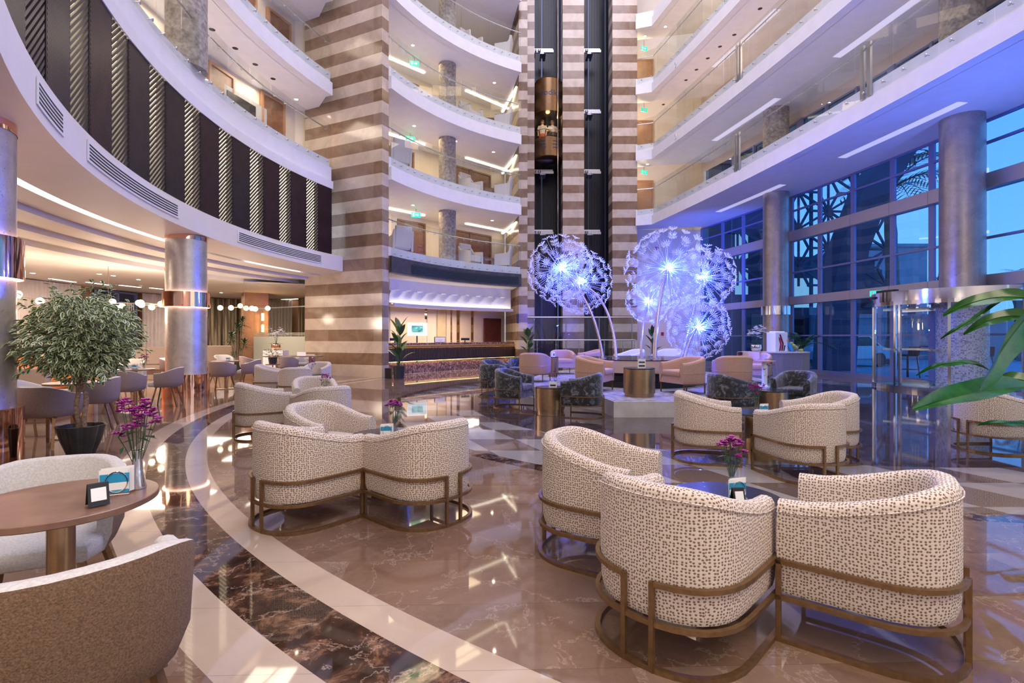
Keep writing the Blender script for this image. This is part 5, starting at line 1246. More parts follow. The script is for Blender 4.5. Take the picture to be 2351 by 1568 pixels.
x, y = walk(inset(cp, -0.30), Lc * 0.43); t = thing('framed_card', 'framed white card standing on the reception counter', 'sign', (x, y, 1.141), ba); mb = MB(); mb.box(0, 0, 0, 0.56, 0.03, 0.24); mb.build('frame', M['black'], t); mb = MB(); mb.quad((-0.26, -0.017, 0.02), (0.26, -0.017, 0.02), (0.26, -0.017, 0.22), (-0.26, -0.017, 0.22)); mb.tube([(-0.10 + 0.02 * k, -0.019, 0.10 + 0.02 * sin(k * 0.9)) for k in range(12)], 0.004, 5, 1); mb.build('card', [M['paper'], M['dark']], t)
mb = MB(); mb.box(0.26, 23.38, 2.0, 0.10, 0.06, 0.42); tag(mb.build('wall_box', M['black'], bevel=0.005), 'slim black box fixed to the striped wall end beside reception', 'box')

# ------------------------------------------------------------------ lifts
def cabletube(x, label): mb = MB(); mb.tube([(x, 25.72, 0), (x, 25.72, 19.8)], 0.022, 8); tag(mb.build('guide_pipe', M['chrome']), label, 'pipe')
cabletube(2.30, 'thin shiny vertical pipe in front of the gold lift car')
for x0, x1, nm in ((1.12, 2.53, 'shaft holding the lift car'), (3.60, 5.01, 'shaft without a car in view')):
    for x in (x0 + 0.45, x0 + 0.07, x1 - 0.07):
        mb = MB(); mb.box(x, 27.15, 0, 0.07, 0.07, 19.8); tag(mb.build('guide_rail', mat('rail_dark_steel', (0.05, 0.06, 0.09), 0.3, 0.8)), 'dark vertical guide rail in the ' + nm, 'rail', 'guide rails in the ' + nm)
    for k, z in enumerate((6.78, 9.95, 13.1, 16.3)):
        if nm.startswith('shaft h') and k == 2: continue
        t = thing('door_gear', 'steel door gear bracket, %s from the floor in the %s' % (('first', 'second', 'third', 'fourth')[k], nm.replace(' a car in view', ' car').replace(' holding the lift car', ' with car')), 'bracket', ((x0 + x1) / 2 - 0.2, 26.9, z), 0, 'door gear brackets in the lift shafts')
        mb = MB(); mb.box(0, 0, 0, 1.05, 0.08, 0.22); mb.build('plate', M['steel'], t, bevel=0.01); mb = MB(); mb.box(0.3, -0.07, -0.02, 0.5, 0.08, 0.13); mb.cyl(-0.2, -0.09, 0.03, 0.08, 0.1, 14); mb.cyl(-0.38, -0.09, 0.03, 0.05, 0.12, 12); mb.build('motor', M['steel'], t)
        mb = MB(); mb.box(0, 0.35, -0.05, 0.3, 0.75, 0.05); mb.build('arm', M['steel'], t)
t = thing('lift_car', 'round gold and glass lift car with two people inside', 'lift', (1.86, 26.30, 10.45))
rc = 0.70
mb = MB(); mb.lathe([(0.05, -0.06), (rc - 0.1, -0.03), (rc, 0.03), (rc, 0.98), (rc - 0.03, 0.98), (rc - 0.03, 0.30), (0.05, 0.30)], 0, 0, 48); mb.build('lower_drum', M['cargold'], t, True, 0.6)
mb = MB(); mb.lathe([(rc - 0.03, 2.28), (rc, 2.28), (rc, 3.92), (rc - 0.06, 4.0), (0.05, 4.02)], 0, 0, 48); mb.build('upper_drum', M['cargold'], t, True, 0.6)
mb = MB(); mb.lathe([(rc - 0.012, 0.98), (rc - 0.012, 2.28)], 0, 0, 48, 0, False); mb.build('glass_wall', M['liftglass'], t, True)
mb = MB(); mb.lathe([(0.0, 2.50), (rc - 0.05, 2.50)], 0, 0, 32, 0, False); mb.build('car_ceiling', M['brass'], t)
mb = MB(); mb.tube([((rc - 0.04) * cos(a), (rc - 0.04) * sin(a), 1.38) for a in [pi + pi * k / 24 for k in range(25)]], 0.018, 8); mb.build('handrail', M['chrome'], t, True)
for k in range(7): a = pi * 1.05 + pi * 0.9 * k / 6; mb = MB(); mb.ball(0.42 * cos(a), 0.42 * sin(a), 2.44, 0.035, 10, 6); mb.build('ceiling_bulb', mat('warm_bulb', (1, 1, 1), 0.5, emit=14, ecol=(1.0, 0.75, 0.4)) if k == 0 else bpy.data.materials['warm_bulb'], t, True)
mb = MB()
for s_ in (-1, 1):
    for k in range(3):
        for q in range(6):
            a0, a1 = -pi / 2 + s_ * 0.50 - 0.24 + 0.08 * q, -pi / 2 + s_ * 0.50 - 0.24 + 0.08 * (q + 1); zz = 0.40 + k * 0.16 + (0.01 if q > 0 else 0)
            rr = rc + 0.004; mb.add([(rr * cos(a0), rr * sin(a0), zz), (rr * cos(a1), rr * sin(a1), zz), (rr * cos(a1), rr * sin(a1), zz + 0.055), (rr * cos(a0), rr * sin(a0), zz + 0.055)], [(0, 1, 2, 3)])
mb.build('dark_stripes', M['navy'], t)
cu = bpy.data.curves.new('lettering', 'FONT'); cu.body = 'eodikya'; cu.size = 0.40; cu.align_x = 'CENTER'; cu.extrude = 0.0
tmp = bpy.data.objects.new('lettering_tmp', cu); COL.objects.link(tmp); dg = bpy.context.evaluated_depsgraph_get(); me = bpy.data.meshes.new_from_object(tmp.evaluated_get(dg)); bpy.data.objects.remove(tmp)
for v in me.vertices:
    a = -pi / 2 + 0.22 + v.co.x / rc; zz = 3.05 + v.co.y; v.co = ((rc + 0.006) * cos(a), (rc + 0.006) * sin(a), zz)
me.materials.clear(); me.materials.append(M['navy']); o = bpy.data.objects.new('lettering', me); COL.objects.link(o); o.parent = t
point('lift_light', (1.82, 26.05, 12.75), 26, (1.0, 0.74, 0.4), 0.15)
def person(label, x, y, z, rz, shirt, legs, armsout=0.0, hair='hair', s=1.0, bag=False):
    t = thing('person', label, 'person', (x, y, z), rz)
    V = {'pel': (0, 0, .93), 'bel': (0, 0, 1.08), 'che': (0, 0, 1.27), 'nk': (0, 0.01, 1.44), 'hd': (0, -0.01, 1.53), 'tp': (0, 0, 1.66)}
    vs = []; es = []; rs = []
    def ch(pts, rr, start=None):
        pr = start
        for p, r_ in zip(pts, rr):
            vs.append(p); rs.append(r_); i = len(vs) - 1
            if pr is not None: es.append((pr, i))
            pr = i
        return pr
    ch([(0, 0, .93)], [(.13, .10)]); ch([(0, 0, 1.08), (0, 0, 1.27), (0, 0.01, 1.40), (0, 0.01, 1.47), (0, -0.01, 1.55), (0, -0.005, 1.63)], [(.115, .09), (.14, .10), (.10, .07), (.05, .05), (.075, .09), (.065, .08)], 0)
    for sg in (-1, 1):
        ch([(.09 * sg, 0, .86), (.095 * sg, -.01, .50), (.095 * sg, .01, .09), (.10 * sg, -.10, .04)], [(.085, .085), (.055, .06), (.04, .04), (.035, .03)], 0)
        e = ch([(.17 * sg, 0.01, 1.37), (.22 * sg, -0.02 - .05 * armsout, 1.12), (.20 * sg - .08 * armsout * sg, -.10 - .12 * armsout, .92 + .16 * armsout)], [(.052, .052), (.04, .04), (.03, .03)], 2)
        for q in range(4): ch([(vs[e][0] + (q - 1.5) * .016, vs[e][1] - .03, vs[e][2] - .05), (vs[e][0] + (q - 1.5) * .018, vs[e][1] - .04, vs[e][2] - .10 + .01 * abs(q - 1.5))], [(.012, .012), (.009, .009)], e)
        ch([(vs[e][0] - .04 * sg, vs[e][1] - .03, vs[e][2] - .04)], [(.011, .011)], e)
    me = bpy.data.meshes.new('body'); me.from_pydata(vs, es, []); o = bpy.data.objects.new('body', me); COL.objects.link(o); o.parent = t
    md = o.modifiers.new('skin', 'SKIN'); me.skin_vertices.new() if not me.skin_vertices else None
    for k, r_ in enumerate(rs): me.skin_vertices[0].data[k].radius = r_
    me.skin_vertices[0].data[0].use_root = True
    o.modifiers.new('smooth', 'SUBSURF').levels = 1; o.modifiers['smooth'].render_levels = 2; me.materials.append(M['skin'])
    b = MB(); b.lathe([(.125, .90), (.135, 1.0), (.13, 1.1), (.155, 1.27), (.14, 1.37), (.06, 1.43)], 0, 0, 20, 0, False); b.xf(Matrix.Diagonal((1.12, .86, 1, 1)))
    for sg in (-1, 1): b.tube([(.15 * sg, 0.01, 1.37), (.215 * sg, -.02, 1.19)], [.068, .062], 10)
    b.build('shirt', M[shirt], t, True)
    b = MB(); b.lathe([(.13, .97), (.15, .86), (.145, .80)], 0, 0, 20, 0, False); b.xf(Matrix.Diagonal((1.1, .9, 1, 1)))
    for sg in (-1, 1): b.tube([(.085 * sg, 0, .86), (.093 * sg, 0, .62)], [.098, .088], 12)
    b.build('shorts', M[legs], t, True)
    b = MB(); b.ball(0, 0.022, 1.605, .098, 16, 10, 0, 1.1); b.tube([(0, .06, 1.6), (0, .09, 1.42)], [.07, .03], 10); b.build('hair', M[hair], t, True)
    b = MB(); b.tube([(0, -.098, 1.56), (0, -.118, 1.535), (0, -.10, 1.525)], .012, 6)
    for sg in (-1, 1): b.ball(.03 * sg, -.085, 1.575, .011, 8, 6, 1); b.ball(.085 * sg, 0.0, 1.555, .018, 8, 6, 0)
    b.tube([(-.022, -.092, 1.50), (0, -.098, 1.497), (.022, -.092, 1.50)], .006, 6, 2); b.build('face', [M['skin'], M['black'], M['redcloth']], t, True)
    if bag: b = MB(); b.box(0, -.17, .84, .34, .12, .20); b.build('bag', M['darkcloth'], t, bevel=.03)
    return t
person('person in white shirt and coral shorts standing in the gold lift car', 1.55, 26.12, 10.755, -0.15, 'shirt', 'redcloth')
person('person in pale top holding a dark bag in the gold lift car', 2.07, 26.18, 10.755, 0.25, 'shirt', 'darkcloth', 1.0, 'hair', 1.0, True)
# tall glass screen and rail in front of the lifts
t = thing('glass_screen', 'tall glass screen with steel rails in front of the lift shafts', 'screen')
for x0, x1 in ((1.05, 2.6), (2.62, 4.2), (4.22, 5.8)): mb = MB(); mb.box((x0 + x1) / 2, 24.7, 0.08, x1 - x0, 0.012, 2.20); mb.build('glass_panel', M['balglass'], t)
mb = MB(); mb.tube([(0.72, 24.7, 2.33), (5.85, 24.7, 2.33)], 0.035, 10); mb.tube([(1.0, 24.45, 1.23), (5.9, 24.45, 1.23)], 0.03, 10); mb.build('rail', M['steel'], t, True)
for x in (1.05, 2.61, 4.21, 5.8): mb = MB(); mb.tube([(x, 24.74, 0), (x, 24.74, 2.33)], 0.022, 8); mb.build('post', M['steel'], t, True)
for x in (1.2, 2.1, 3.2, 4.4, 5.3, 5.85): mb = MB(); mb.tube([(x, 24.45, 0), (x, 24.45, 1.22)], 0.02, 8); mb.tube([(x, 24.45, 1.0), (x, 24.36, 1.0)], 0.03, 8); mb.build('post', M['steel'], t, True)

# ------------------------------------------------------------------ concierge desk
t = thing('concierge_desk', 'curved fluted taupe desk in front of the window wall', 'desk', (0, 0, 0))
dpth = [(6.75, 14.55), (7.6, 14.35), (8.15, 14.40), (8.48, 14.62), (8.55, 14.95), (8.40, 15.25), (7.9, 15.35), (6.9, 15.3)]
mb = MB(); mb.poly(dpth, 0.0, 0.91); mb.build('body', mat('taupe_lacquer', (0.22, 0.19, 0.19), 0.35), t)
mb = MB(); pl = [(6.75, 14.53)] + [walk(dpth[:6], plen(dpth[:6]) * k / 70) for k in range(1, 71)]
for x, y in pl: mb.box(x, y, 0.06, 0.03, 0.03, 0.84, 0.4)
mb.build('flutes', mat('taupe_flutes', (0.27, 0.235, 0.23), 0.35), t)
mb = MB(); mb.poly([(x + (x - 7.7) * 0.03, y + (y - 14.9) * 0.06) for x, y in dpth], 0.91, 0.94); mb.build('desk_top', M['stone'], t)
t = thing('display_box', 'white display box with crimson chevron mark on the concierge desk', 'display', (7.62, 14.72, 0.9405), 0.42)
mb = MB(); mb.box(0, 0, 0, 0.50, 0.30, 0.56); mb.box(0, 0, 0.56, 0.40, 0.2, 0.03); mb.build('case', M['paper'], t, bevel=0.02)
mb = MB(); Y = -0.153
def band4(pts, m): mb.add([(x, Y, z) for x, z in pts], [tuple(range(len(pts)))], m)
band4([(-0.12, 0.44), (-0.055, 0.38), (0.0, 0.22), (-0.04, 0.03), (-0.115, 0.03), (-0.07, 0.22), (-0.12, 0.36)], 0)
band4([(-0.10, 0.50), (-0.04, 0.50), (0.085, 0.24), (0.04, 0.03), (-0.025, 0.03), (0.015, 0.23), (-0.05, 0.37)], 1)
band4([(0.10, 0.19), (0.155, 0.19), (0.115, 0.03), (0.055, 0.03)], 2); mb.build('chevron_mark', [M['crimson'], M['maroon'], M['navy']], t)
t = thing('fruit_bowl', 'clear bowl holding a bottle on the concierge desk', 'bowl', (8.10, 14.78, 0.9405))
mb = MB(); mb.lathe([(0.02, 0.0), (0.10, 0.005), (0.14, 0.08), (0.19, 0.2), (0.185, 0.2), (0.135, 0.085), (0.09, 0.012), (0.0, 0.012)], 0, 0, 28, 0, False); mb.build('glass_bowl', M['vaseglass'], t, True)
ap = MB(); ap.lathe([(0.0005, 0.008), (0.02, 0.0), (0.042, 0.02), (0.048, 0.05), (0.035, 0.078), (0.012, 0.08), (0.0005, 0.07)], 0, 0, 14, 0, False); apm = ap.mesh('apple', M['apple'], True)
for k, (dx_, dy_, dz_) in enumerate(((0.07, 0.05, 0.13), (-0.05, 0.06, 0.13), (0.02, -0.03, 0.20), (0.10, -0.03, 0.15), (0.03, 0.05, 0.215), (-0.02, 0.02, 0.26))):
    o = bpy.data.objects.new('apple', apm); COL.objects.link(o); o.location = (8.10 + dx_ * 0.85, 14.78 + dy_, 0.9405 + dz_ - 0.06); tag(o, 'green apple heaped in the clear bowl on the concierge desk', 'apple', 'green apples in the clear bowl')
for k, (x_, y_) in enumerate(((8.32, 14.72), (8.36, 14.85), (7.86, 14.82))):
    o = bpy.data.objects.new('apple', apm); COL.objects.link(o); o.location = (x_, y_, 0.9405); tag(o, 'green apple lying on the desk top beside the clear bowl', 'apple', 'green apples on the desk top')
t = thing('bottle', 'bottle with pale neck leaning in the clear bowl', 'bottle', (8.04, 14.70, 0.975)); t.rotation_euler = (0.12, -0.45, 0)
mb = MB(); mb.lathe([(0.045, 0), (0.048, 0.02), (0.048, 0.19), (0.018, 0.28), (0.018, 0.33)], 0, 0, 20); mb.build('body', M['cyan'], t, True, 0.6); mb = MB(); mb.lathe([(0.02, 0.27), (0.021, 0.36), (0.016, 0.365)], 0, 0, 16); mb.build('cap', M['copper'], t, True)

# ------------------------------------------------------------------ revolving door
RC, RR = (11.95, 13.6), 1.93
t = thing('revolving_door', 'curved glass revolving door with polished steel canopy', 'revolving door')
ra = arc(RC, RR, 128, 300, 48)
mb = MB(); mb.sweep(ra, [(-0.04, 2.30), (0.04, 2.30), (0.04, 2.56), (-0.04, 2.56)], 0, True, False, True); mb.build('canopy', M['chromestrip'], t, True, 0.6)
mb = MB(); mb.poly(arc(RC, RR - 0.03, 0, 358, 60), 2.50, 2.55); mb.build('canopy_roof', M['steel'], t)
for z, h in ((0.0, 0.10), (2.2, 0.10)): mb = MB(); mb.ring(ra, z, 0.06, h); mb.build('glazing_rail', M['chromestrip'], t)
mb = MB(); mb.sweep(ra, [(0, 0.10), (0, 2.2)]); mb.build('curved_glass', M['doorglass'], t, True)
for a in (132, 150, 186, 190, 222, 262, 296): x, y = RC[0] + RR * cos(R(a)), RC[1] + RR * sin(R(a)); mb = MB(); mb.box(x, y, 0.0, 0.05, 0.06, 2.3, R(a)); mb.build('mullion', M['chromestrip'], t)
for a in (100, 145, 208): 
    x, y = RC[0] + 1.15 * cos(R(a)), RC[1] + 1.15 * sin(R(a)); mb = MB(); f = 0.9
    mb.box(x, y, 0.05, 1.1, 0.02, 0.08, R(a)); mb.box(x, y, 2.1, 1.1, 0.04, 0.08, R(a)); mb.box(x, y, 1.0, 1.1, 0.04, 0.05, R(a)); mb.build('wing_frame', M['chromestrip'], t)
mb = MB(); mb.poly(arc(RC, RR - 0.05, 0, 358, 60), 0.004, 0.012); mb.build('mat', mat('teal_mat', (0.10, 0.30, 0.36), 0.25), t)
a = 158; x, y = RC[0] + (RR + 0.07) * cos(R(a)), RC[1] + (RR + 0.07) * sin(R(a)); mb = MB(); mb.box(0, 0, 0, 0.34, 0.06, 0.06); mb.build('sensor', M['black'], t, loc=(x, y, 2.42), rz=R(a) - pi / 2, bevel=0.01)
def exit_sign(x, y, z, rz, label, hang=0.25, s=1.0):
    t = thing('exit_sign', label, 'sign', (x, y, z), rz, None)
    b = MB(); b.box(0, 0, 0, 0.30 * s, 0.03, 0.16 * s); b.build('panel', M['green'], t, bevel=0.004)
    b = MB(); Yq = -0.017
    b.add([(-0.02, Yq, 0.06), (0.05, Yq, 0.06), (0.05, Yq, 0.035), (0.095, Yq, 0.08), (0.05, Yq, 0.125), (0.05, Yq, 0.10), (-0.02, Yq, 0.10)], [tuple(range(7))]); b.box(-0.08, -0.016, 0.03, 0.05, 0.002, 0.10)
    b.xf(Matrix.Diagonal((s, 1, s, 1))); b.build('pictogram', M['paper'], t)
    if hang: b = MB(); b.tube([(0, 0, 0.16 * s), (0, 0, 0.16 * s + hang)], 0.008, 6); b.build('hanger', M['black'], t)
exit_sign(10.62, 14.95, 2.562, -1.0, 'small green exit sign on top of the revolving door canopy', 0); mb = MB(); mb.box(10.70, 14.6, 2.562, 0.16, 0.55, 0.14, 0.25); tag(mb.build('control_box', M['black'], bevel=0.01), 'black control box on top of the revolving door canopy', 'box')
exit_sign(-4.05, 21.6, 6.42, 0.3, 'green exit sign hanging in the first gallery above reception', 0.2, 1.3); exit_sign(-4.25, 21.4, 9.55, 0.3, 'green exit sign hanging in the second gallery above reception', 0.2, 1.3); exit_sign(-4.1, 21.5, 12.75, 0.3, 'green exit sign hanging in the third gallery above reception', 0.2, 1.3)
for z, lb in ((9.75, 'lowest'), (12.95, 'middle'), (16.1, 'top')): exit_sign(6.78, 26.3, z, 0.35, 'green exit sign in the %s straight gallery by the lift wall' % lb, 0.3, 1.25)

# ------------------------------------------------------------------ ceiling lamps
dl = MB(); dl.lathe([(0.0, -0.004), (0.062, -0.004)], 0, 0, 20, 0, False); dl_me = dl.mesh('lens', M['lamp'])
dr = MB(); dr.lathe([(0.062, -0.006), (0.088, -0.004), (0.09, 0.0)], 0, 0, 20, 0, False); dr_me = dr.mesh('trim_ring', M['white'])
do = MB(); do.lathe([(0.0, -0.004), (0.075, -0.004), (0.08, 0.0)], 0, 0, 20, 0, False); do_me = do.mesh('speaker_face', M['dark'])
def downlight(x, y, z, label, group, lit=True, power=0, col=WARM):
    t = thing('downlight' if lit else 'ceiling_speaker', label, 'light' if lit else 'speaker', (x, y, z), 0, group)
    for nm, me in ((('lens', dl_me), ('trim_ring', dr_me)) if lit else (('face', do_me),)):
        o = bpy.data.objects.new(nm, me); COL.objects.link(o); o.parent = t
    if power: spot('downlight_lamp', (x, y, z - 0.02), power, col, 2.4, 0.8)
def atpx(px, py, z):
    d = (z - 1.35) * 1175.5 / (775 - py); return ((px - 1175.5) / 1175.5 * d, d)
lv_ = ('first', 'second', 'third', 'fourth')
for k, (zc, P) in enumerate(((6.78, ((948, 471), (1041, 491), (1130, 506))), (9.90, ((951, 289), (1046, 324), (1133, 349))), (13.09, ((948, 104), (1034, 153), (1135, 190))))):
    for px, py in P:
        x, y = atpx(px, py, zc); downlight(x, y, zc, 'glowing downlight in the ceiling of the %s gallery above reception' % lv_[k], 'downlights of the %s gallery above reception' % lv_[k], True, 28)
x, y = atpx(680, 228, 9.69); downlight(x, y, 9.69, 'starry downlight by the striped pier above the curved balustrade', None, True, 30)
for k, (x, y, zc) in enumerate(((7.55, 25.2, 16.65), (6.75, 26.0, 16.65), (6.85, 25.9, 10.12))): downlight(x, y, zc, ('downlight in the top straight gallery in mid ceiling', 'downlight in the top straight gallery close to the lift wall', 'downlight in the lowest straight gallery close to the lift wall')[k], None, True, 25)
for px, py, zc in ((1745, 20, 13.40), (1686, 80, 13.40), (1653, 107, 13.40), (1625, 134, 13.40), (1599, 160, 13.40), (1575, 184, 13.40), (1523, 240, 13.40)):
    x, y = atpx(px, py, zc); downlight(x, y, zc, 'unlit round fitting in the rosy soffit under the top straight gallery', 'unlit fittings under the top straight gallery', False)
for px, py in ((487, 68), (540, 111), (586, 148), (627, 181)):
    x, y = atpx(px, py, 9.69); downlight(x, y, 9.69, 'unlit round fitting in the lilac soffit over the curved balustrade', 'unlit fittings over the curved balustrade', False)
for px, py in ((75, 627), (228, 629), (235, 647), (318, 642), (508, 672), (602, 679), (260, 633)):
    x, y = atpx(px, py, 3.33); downlight(x, y, 3.33, 'warm downlight in the flat dining hall ceiling', 'warm downlights of the dining hall', True)
# corridor lights
for k, z in enumerate((6.70, 9.82, 13.0)):
    area('gallery_lamp', (-3.6, 21.9, z), 5.2, 80, AMBER, (0, 0, ba), 1.0)
area('gallery_lamp', (-2.5, 22.6, 16.15), 5, 30, AMBER, (0, 0, ba), 1.0)
for z, p in ((9.6, 110), (12.85, 60)):
    for a in (196, 180, 166): area('gallery_lamp', (CL[0] + 15.1 * cos(R(a)), CL[1] + 15.1 * sin(R(a)), z), 1.4, p * 0.5, WARM)
for z, p, c in ((10.0, 50, WARM), (13.3, 130, (1.0, 0.72, 0.52)), (16.5, 130, AMBER)):
    for yy in (22.5, 15.5, 8.5): area('gallery_lamp', (xr(yy) + 1.3, yy, z), 1.2, p * 0.6, c, (0, 0, 0), 5)
for z in (9.9, 13.2, 16.4): point('corner_lamp', (6.75, 26.6, z - 0.4), 30, AMBER, 0.1)
# cove lines on the gallery ceilings above reception
for k, z in enumerate((6.775, 9.895, 13.085)):
    for s0, s1, nm in ((0.2, backpx(953), 'short'), (backpx(1047), backpx(1150), 'long')):
        a, b = onback(s0, 0.75), onback(s1, 0.75); mb = MB(); mb.bar((a[0], a[1], z - 0.03), (b[0], b[1], z - 0.03), 0.12, 0.05)
        tag(mb.build('cove_light', M['cove']), '%s glowing cove line on the ceiling of the %s gallery above reception' % (nm, lv_[k]), 'light')
    mb = MB(); a = (-0.50, 26.6, z - 0.03); b = (0.22, 23.9, z - 0.03); mb.bar(a, b, 0.1, 0.05); tag(mb.build('cove_light', M['cove']), 'glowing cove line along the striped side wall of the %s gallery' % lv_[k], 'light')
# reception lamps
area('reception_lamp', (-3.0, 22.2, 2.5), 4.5, 190, WARM, (0, 0, ba), 1.4)
area('reception_lamp', (-3.6, 20.6, 2.5), 5.0, 40, WARM, (0, 0, ba), 0.5)
# added blue and violet fills without fittings, tinting the window side
spot('blue_fill', (7.6, 21.5, 3.2), 900, (0.05, 0.12, 1.0), 2.0, 1.0, (R(115), 0, R(-35)))
spot('blue_fill', (10.6, 10.2, 3.4), 420, (0.08, 0.20, 1.0), 2.2, 1.0, (R(150), 0, R(40)))
spot('violet_fill', (7.0, 24.0, 2.2), 60, (0.35, 0.12, 0.9), 2.2, 1.0, (R(100), 0, R(-25)))
# linear slots and fittings of the dining ceiling
for i, (p0, p1) in enumerate((((115, 640), (172, 648)), ((200, 648), (250, 655)), ((275, 655), (322, 660)), ((345, 661), (372, 664)), ((45, 655), (80, 656)), ((560, 700), (640, 694)), ((600, 690), (690, 686)))):
    a, b = atpx(*p0, 3.325), atpx(*p1, 3.325); mb = MB(); mb.bar((a[0], a[1], 3.324), (b[0], b[1], 3.324), 0.12, 0.006); tag(mb.build('ceiling_slot_light', M['strip']), 'thin light slot in the flat ceiling of the dining hall', 'light', 'thin light slots of the dining ceiling')
t = thing('smoke_detector', 'small smoke detector on the dining hall ceiling', 'detector', (*atpx(323, 655, 3.33), 3.33)); mb = MB(); mb.lathe([(0.03, -0.06), (0.06, -0.03), (0.065, 0)], 0, 0, 16); mb.build('body', M['paper'], t)
# globe pendants
def pendant(label, x, y, z, seed, pw=95):
    r = random.Random(seed); t = thing('globe_pendant', label, 'lamp', (x, y, z), 0, 'globe pendants of the dining hall')
    b = MB(); b.tube([(0, 0, 0), (0, 0, 3.33 - z)], 0.006, 6)
    spots = [(0.42 * cos(k * 2.1 + seed), 0.42 * sin(k * 2.1 + seed), r.uniform(-0.1, 0.08)) for k in range(3)] + [(0.75 * cos(k * 1.5 + seed), 0.75 * sin(k * 1.5 + seed), r.uniform(-0.1, 0.08)) for k in range(4)]
    for p in spots: b.tube([(0, 0, 0), p], 0.006, 5)
    b.build('rods', M['brass'], t)
    for p in spots: g = MB(); g.ball(*p, 0.085, 16, 10); g.build('globe', M['globe'], t, True)
    point('pendant_light', (x, y, z - 0.3), pw, WARM, 0.2)
pendant('globe pendant partly hidden by the cut off column', -11.8, 12.2, 2.32, 1); pendant('globe pendant glowing through the ficus crown', -11.2, 14.2, 2.30, 2); pendant('globe pendant next to the silver column', -9.9, 14.6, 2.28, 3); pendant('globe pendant over the reserved table', -9.1, 17.4, 2.40, 4, 30)
# ------------------------------------------------------------------ curtains, window and pillar of the dining hall
def curtain(p0, p1, label, m, z1=3.3, amp=0.05, per=0.16):
    a, b = Vector(p0), Vector(p1); d = (b - a); L_ = d.length; d.normalize(); nn = Vector((d.y, -d.x)); n = int(L_ / per * 8); pts = []
    for k in range(n + 1):
        s = L_ * k / n; q = a + d * s + nn * amp * (sin(2 * pi * s / per) + 0.3 * sin(2 * pi * s / per * 0.37)); pts.append((q.x, q.y))
    mb = MB(); mb.sweep(pts, [(0, 0.03), (0, z1)]); o = mb.build('curtain', m, None, True); tag(o, label, 'curtain')
curtain((-16.2, 13.2), (-16.2, 15.6), 'sheer cream curtain beside the cut off column', M['curtain']); curtain((-16.2, 15.8), (-16.2, 19.2), 'pale curtain glimpsed above the ficus crown', M['curtain'])
t = thing('window_50', None, None); t['kind'] = 'structure'
mb = MB(); mb.box(-16.52, 21.3, 0, 0.05, 2.1, 3.3); mb.build('glass_pane', mat('dusk_window', (0.03, 0.05, 0.08), 0.05, spec=0.8), t)
mb = MB()
for y in (20.25, 21.35, 22.4): mb.box(-16.45, y, 0, 0.09, 0.07, 3.3)
for z in (0.02, 3.2): mb.box(-16.45, 21.3, z, 0.09, 2.1, 0.07)
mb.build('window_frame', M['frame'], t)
t = thing('balcony_railing', 'white railing outside behind the dining hall window', 'railing')
mb = MB()
for k in range(16): mb.box(-16.47, 20.4 + k * 0.125, 2.38, 0.02, 0.05, 0.42)
mb.box(-16.47, 21.35, 2.8, 0.03, 2.0, 0.05); mb.build('balusters', M['paper'], t)
mb = MB()
for k in range(16): mb.box(-16.47, 20.4 + k * 0.125, 0.75, 0.02, 0.05, 0.4)
mb.box(-16.47, 21.35, 1.15, 0.03, 2.0, 0.05); mb.build('lower_balusters', M['paper'], t)
curtain((-16.25, 22.5), (-15.0, 24.9), 'sheer cream curtain beside the dusk window', M['curtain']); curtain((-14.95, 25.0), (-14.1, 26.3), 'striped dark drape next to the silver column', M['drape']); curtain((-14.0, 26.35), (-12.9, 26.35), 'striped dark drape just beyond the silver column', M['drape']); curtain((-12.8, 26.35), (-11.3, 26.35), 'sheer pink curtain beside the veneered pillar', M['curtain'])
curtain((-10.6, 25.4), (-7.6, 25.0), 'striped gold drape behind the frosted screen', M['drape'], 3.3)
t = thing('veneered_pillar', 'square veneered pillar carrying two glowing wall lamps', 'pillar', (-11.55, 23.0, 0), 0.62); mb = MB(); mb.box(0, 0, 0, 0.95, 0.95, 3.33); mb.build('body', M['oak'], t); mb = MB(); mb.box(0, 0, 1.02, 0.96, 0.96, 0.015); mb.box(0, 0, 2.75, 0.96, 0.96, 0.015); mb.build('joints', M['wood'], t)
for z, lb in ((2.1, 'upper'), (1.6, 'lower')):
    t = thing('wall_lamp', '%s glowing tube lamp on the veneered pillar' % lb, 'lamp', (-11.02, 22.62, z), 0.62); mb = MB(); mb.cyl(0, -0.03, 0, 0.05, 0.32, 16); mb.build('tube', mat('tube_glow_' + lb, (1, 1, 1), 0.5, emit=9, ecol=(1.0, 0.72, 0.4)), t, True); mb = MB(); mb.box(0.0, 0.06, 0.06, 0.05, 0.1, 0.2); mb.build('bracket', M['brass'], t)
    point('wall_lamp_light', (-10.85, 22.45, z + 0.16), 12, (1.0, 0.55, 0.25), 0.06)
t = thing('frosted_screen', 'frosted glass screen with clear bands beside the striped pier', 'screen', (0, 0, 0)); a, b = Vector((-11.2, 22.2)), Vector((-7.9, 20.25))
mb = MB(); mb.bar((a.x, a.y, 0.70), (b.x, b.y, 0.70), 0.014, 1.4); mb.build('frosted_part', M['frost'], t)
mb = MB(); mb.bar((a.x, a.y, 1.46), (b.x, b.y, 1.46), 0.014, 0.03); mb.bar((a.x, a.y, 1.53), (b.x, b.y, 1.53), 0.014, 0.03); mb.build('frosted_lines', M['frost'], t)
mb = MB(); mb.bar((a.x, a.y, 2.0), (b.x, b.y, 2.0), 0.012, 1.16); mb.build('clear_part', M['balglass'], t); mb = MB(); mb.bar((a.x, a.y, 2.60), (b.x, b.y, 2.60), 0.04, 0.04); mb.build('head_rail', M['steel'], t)
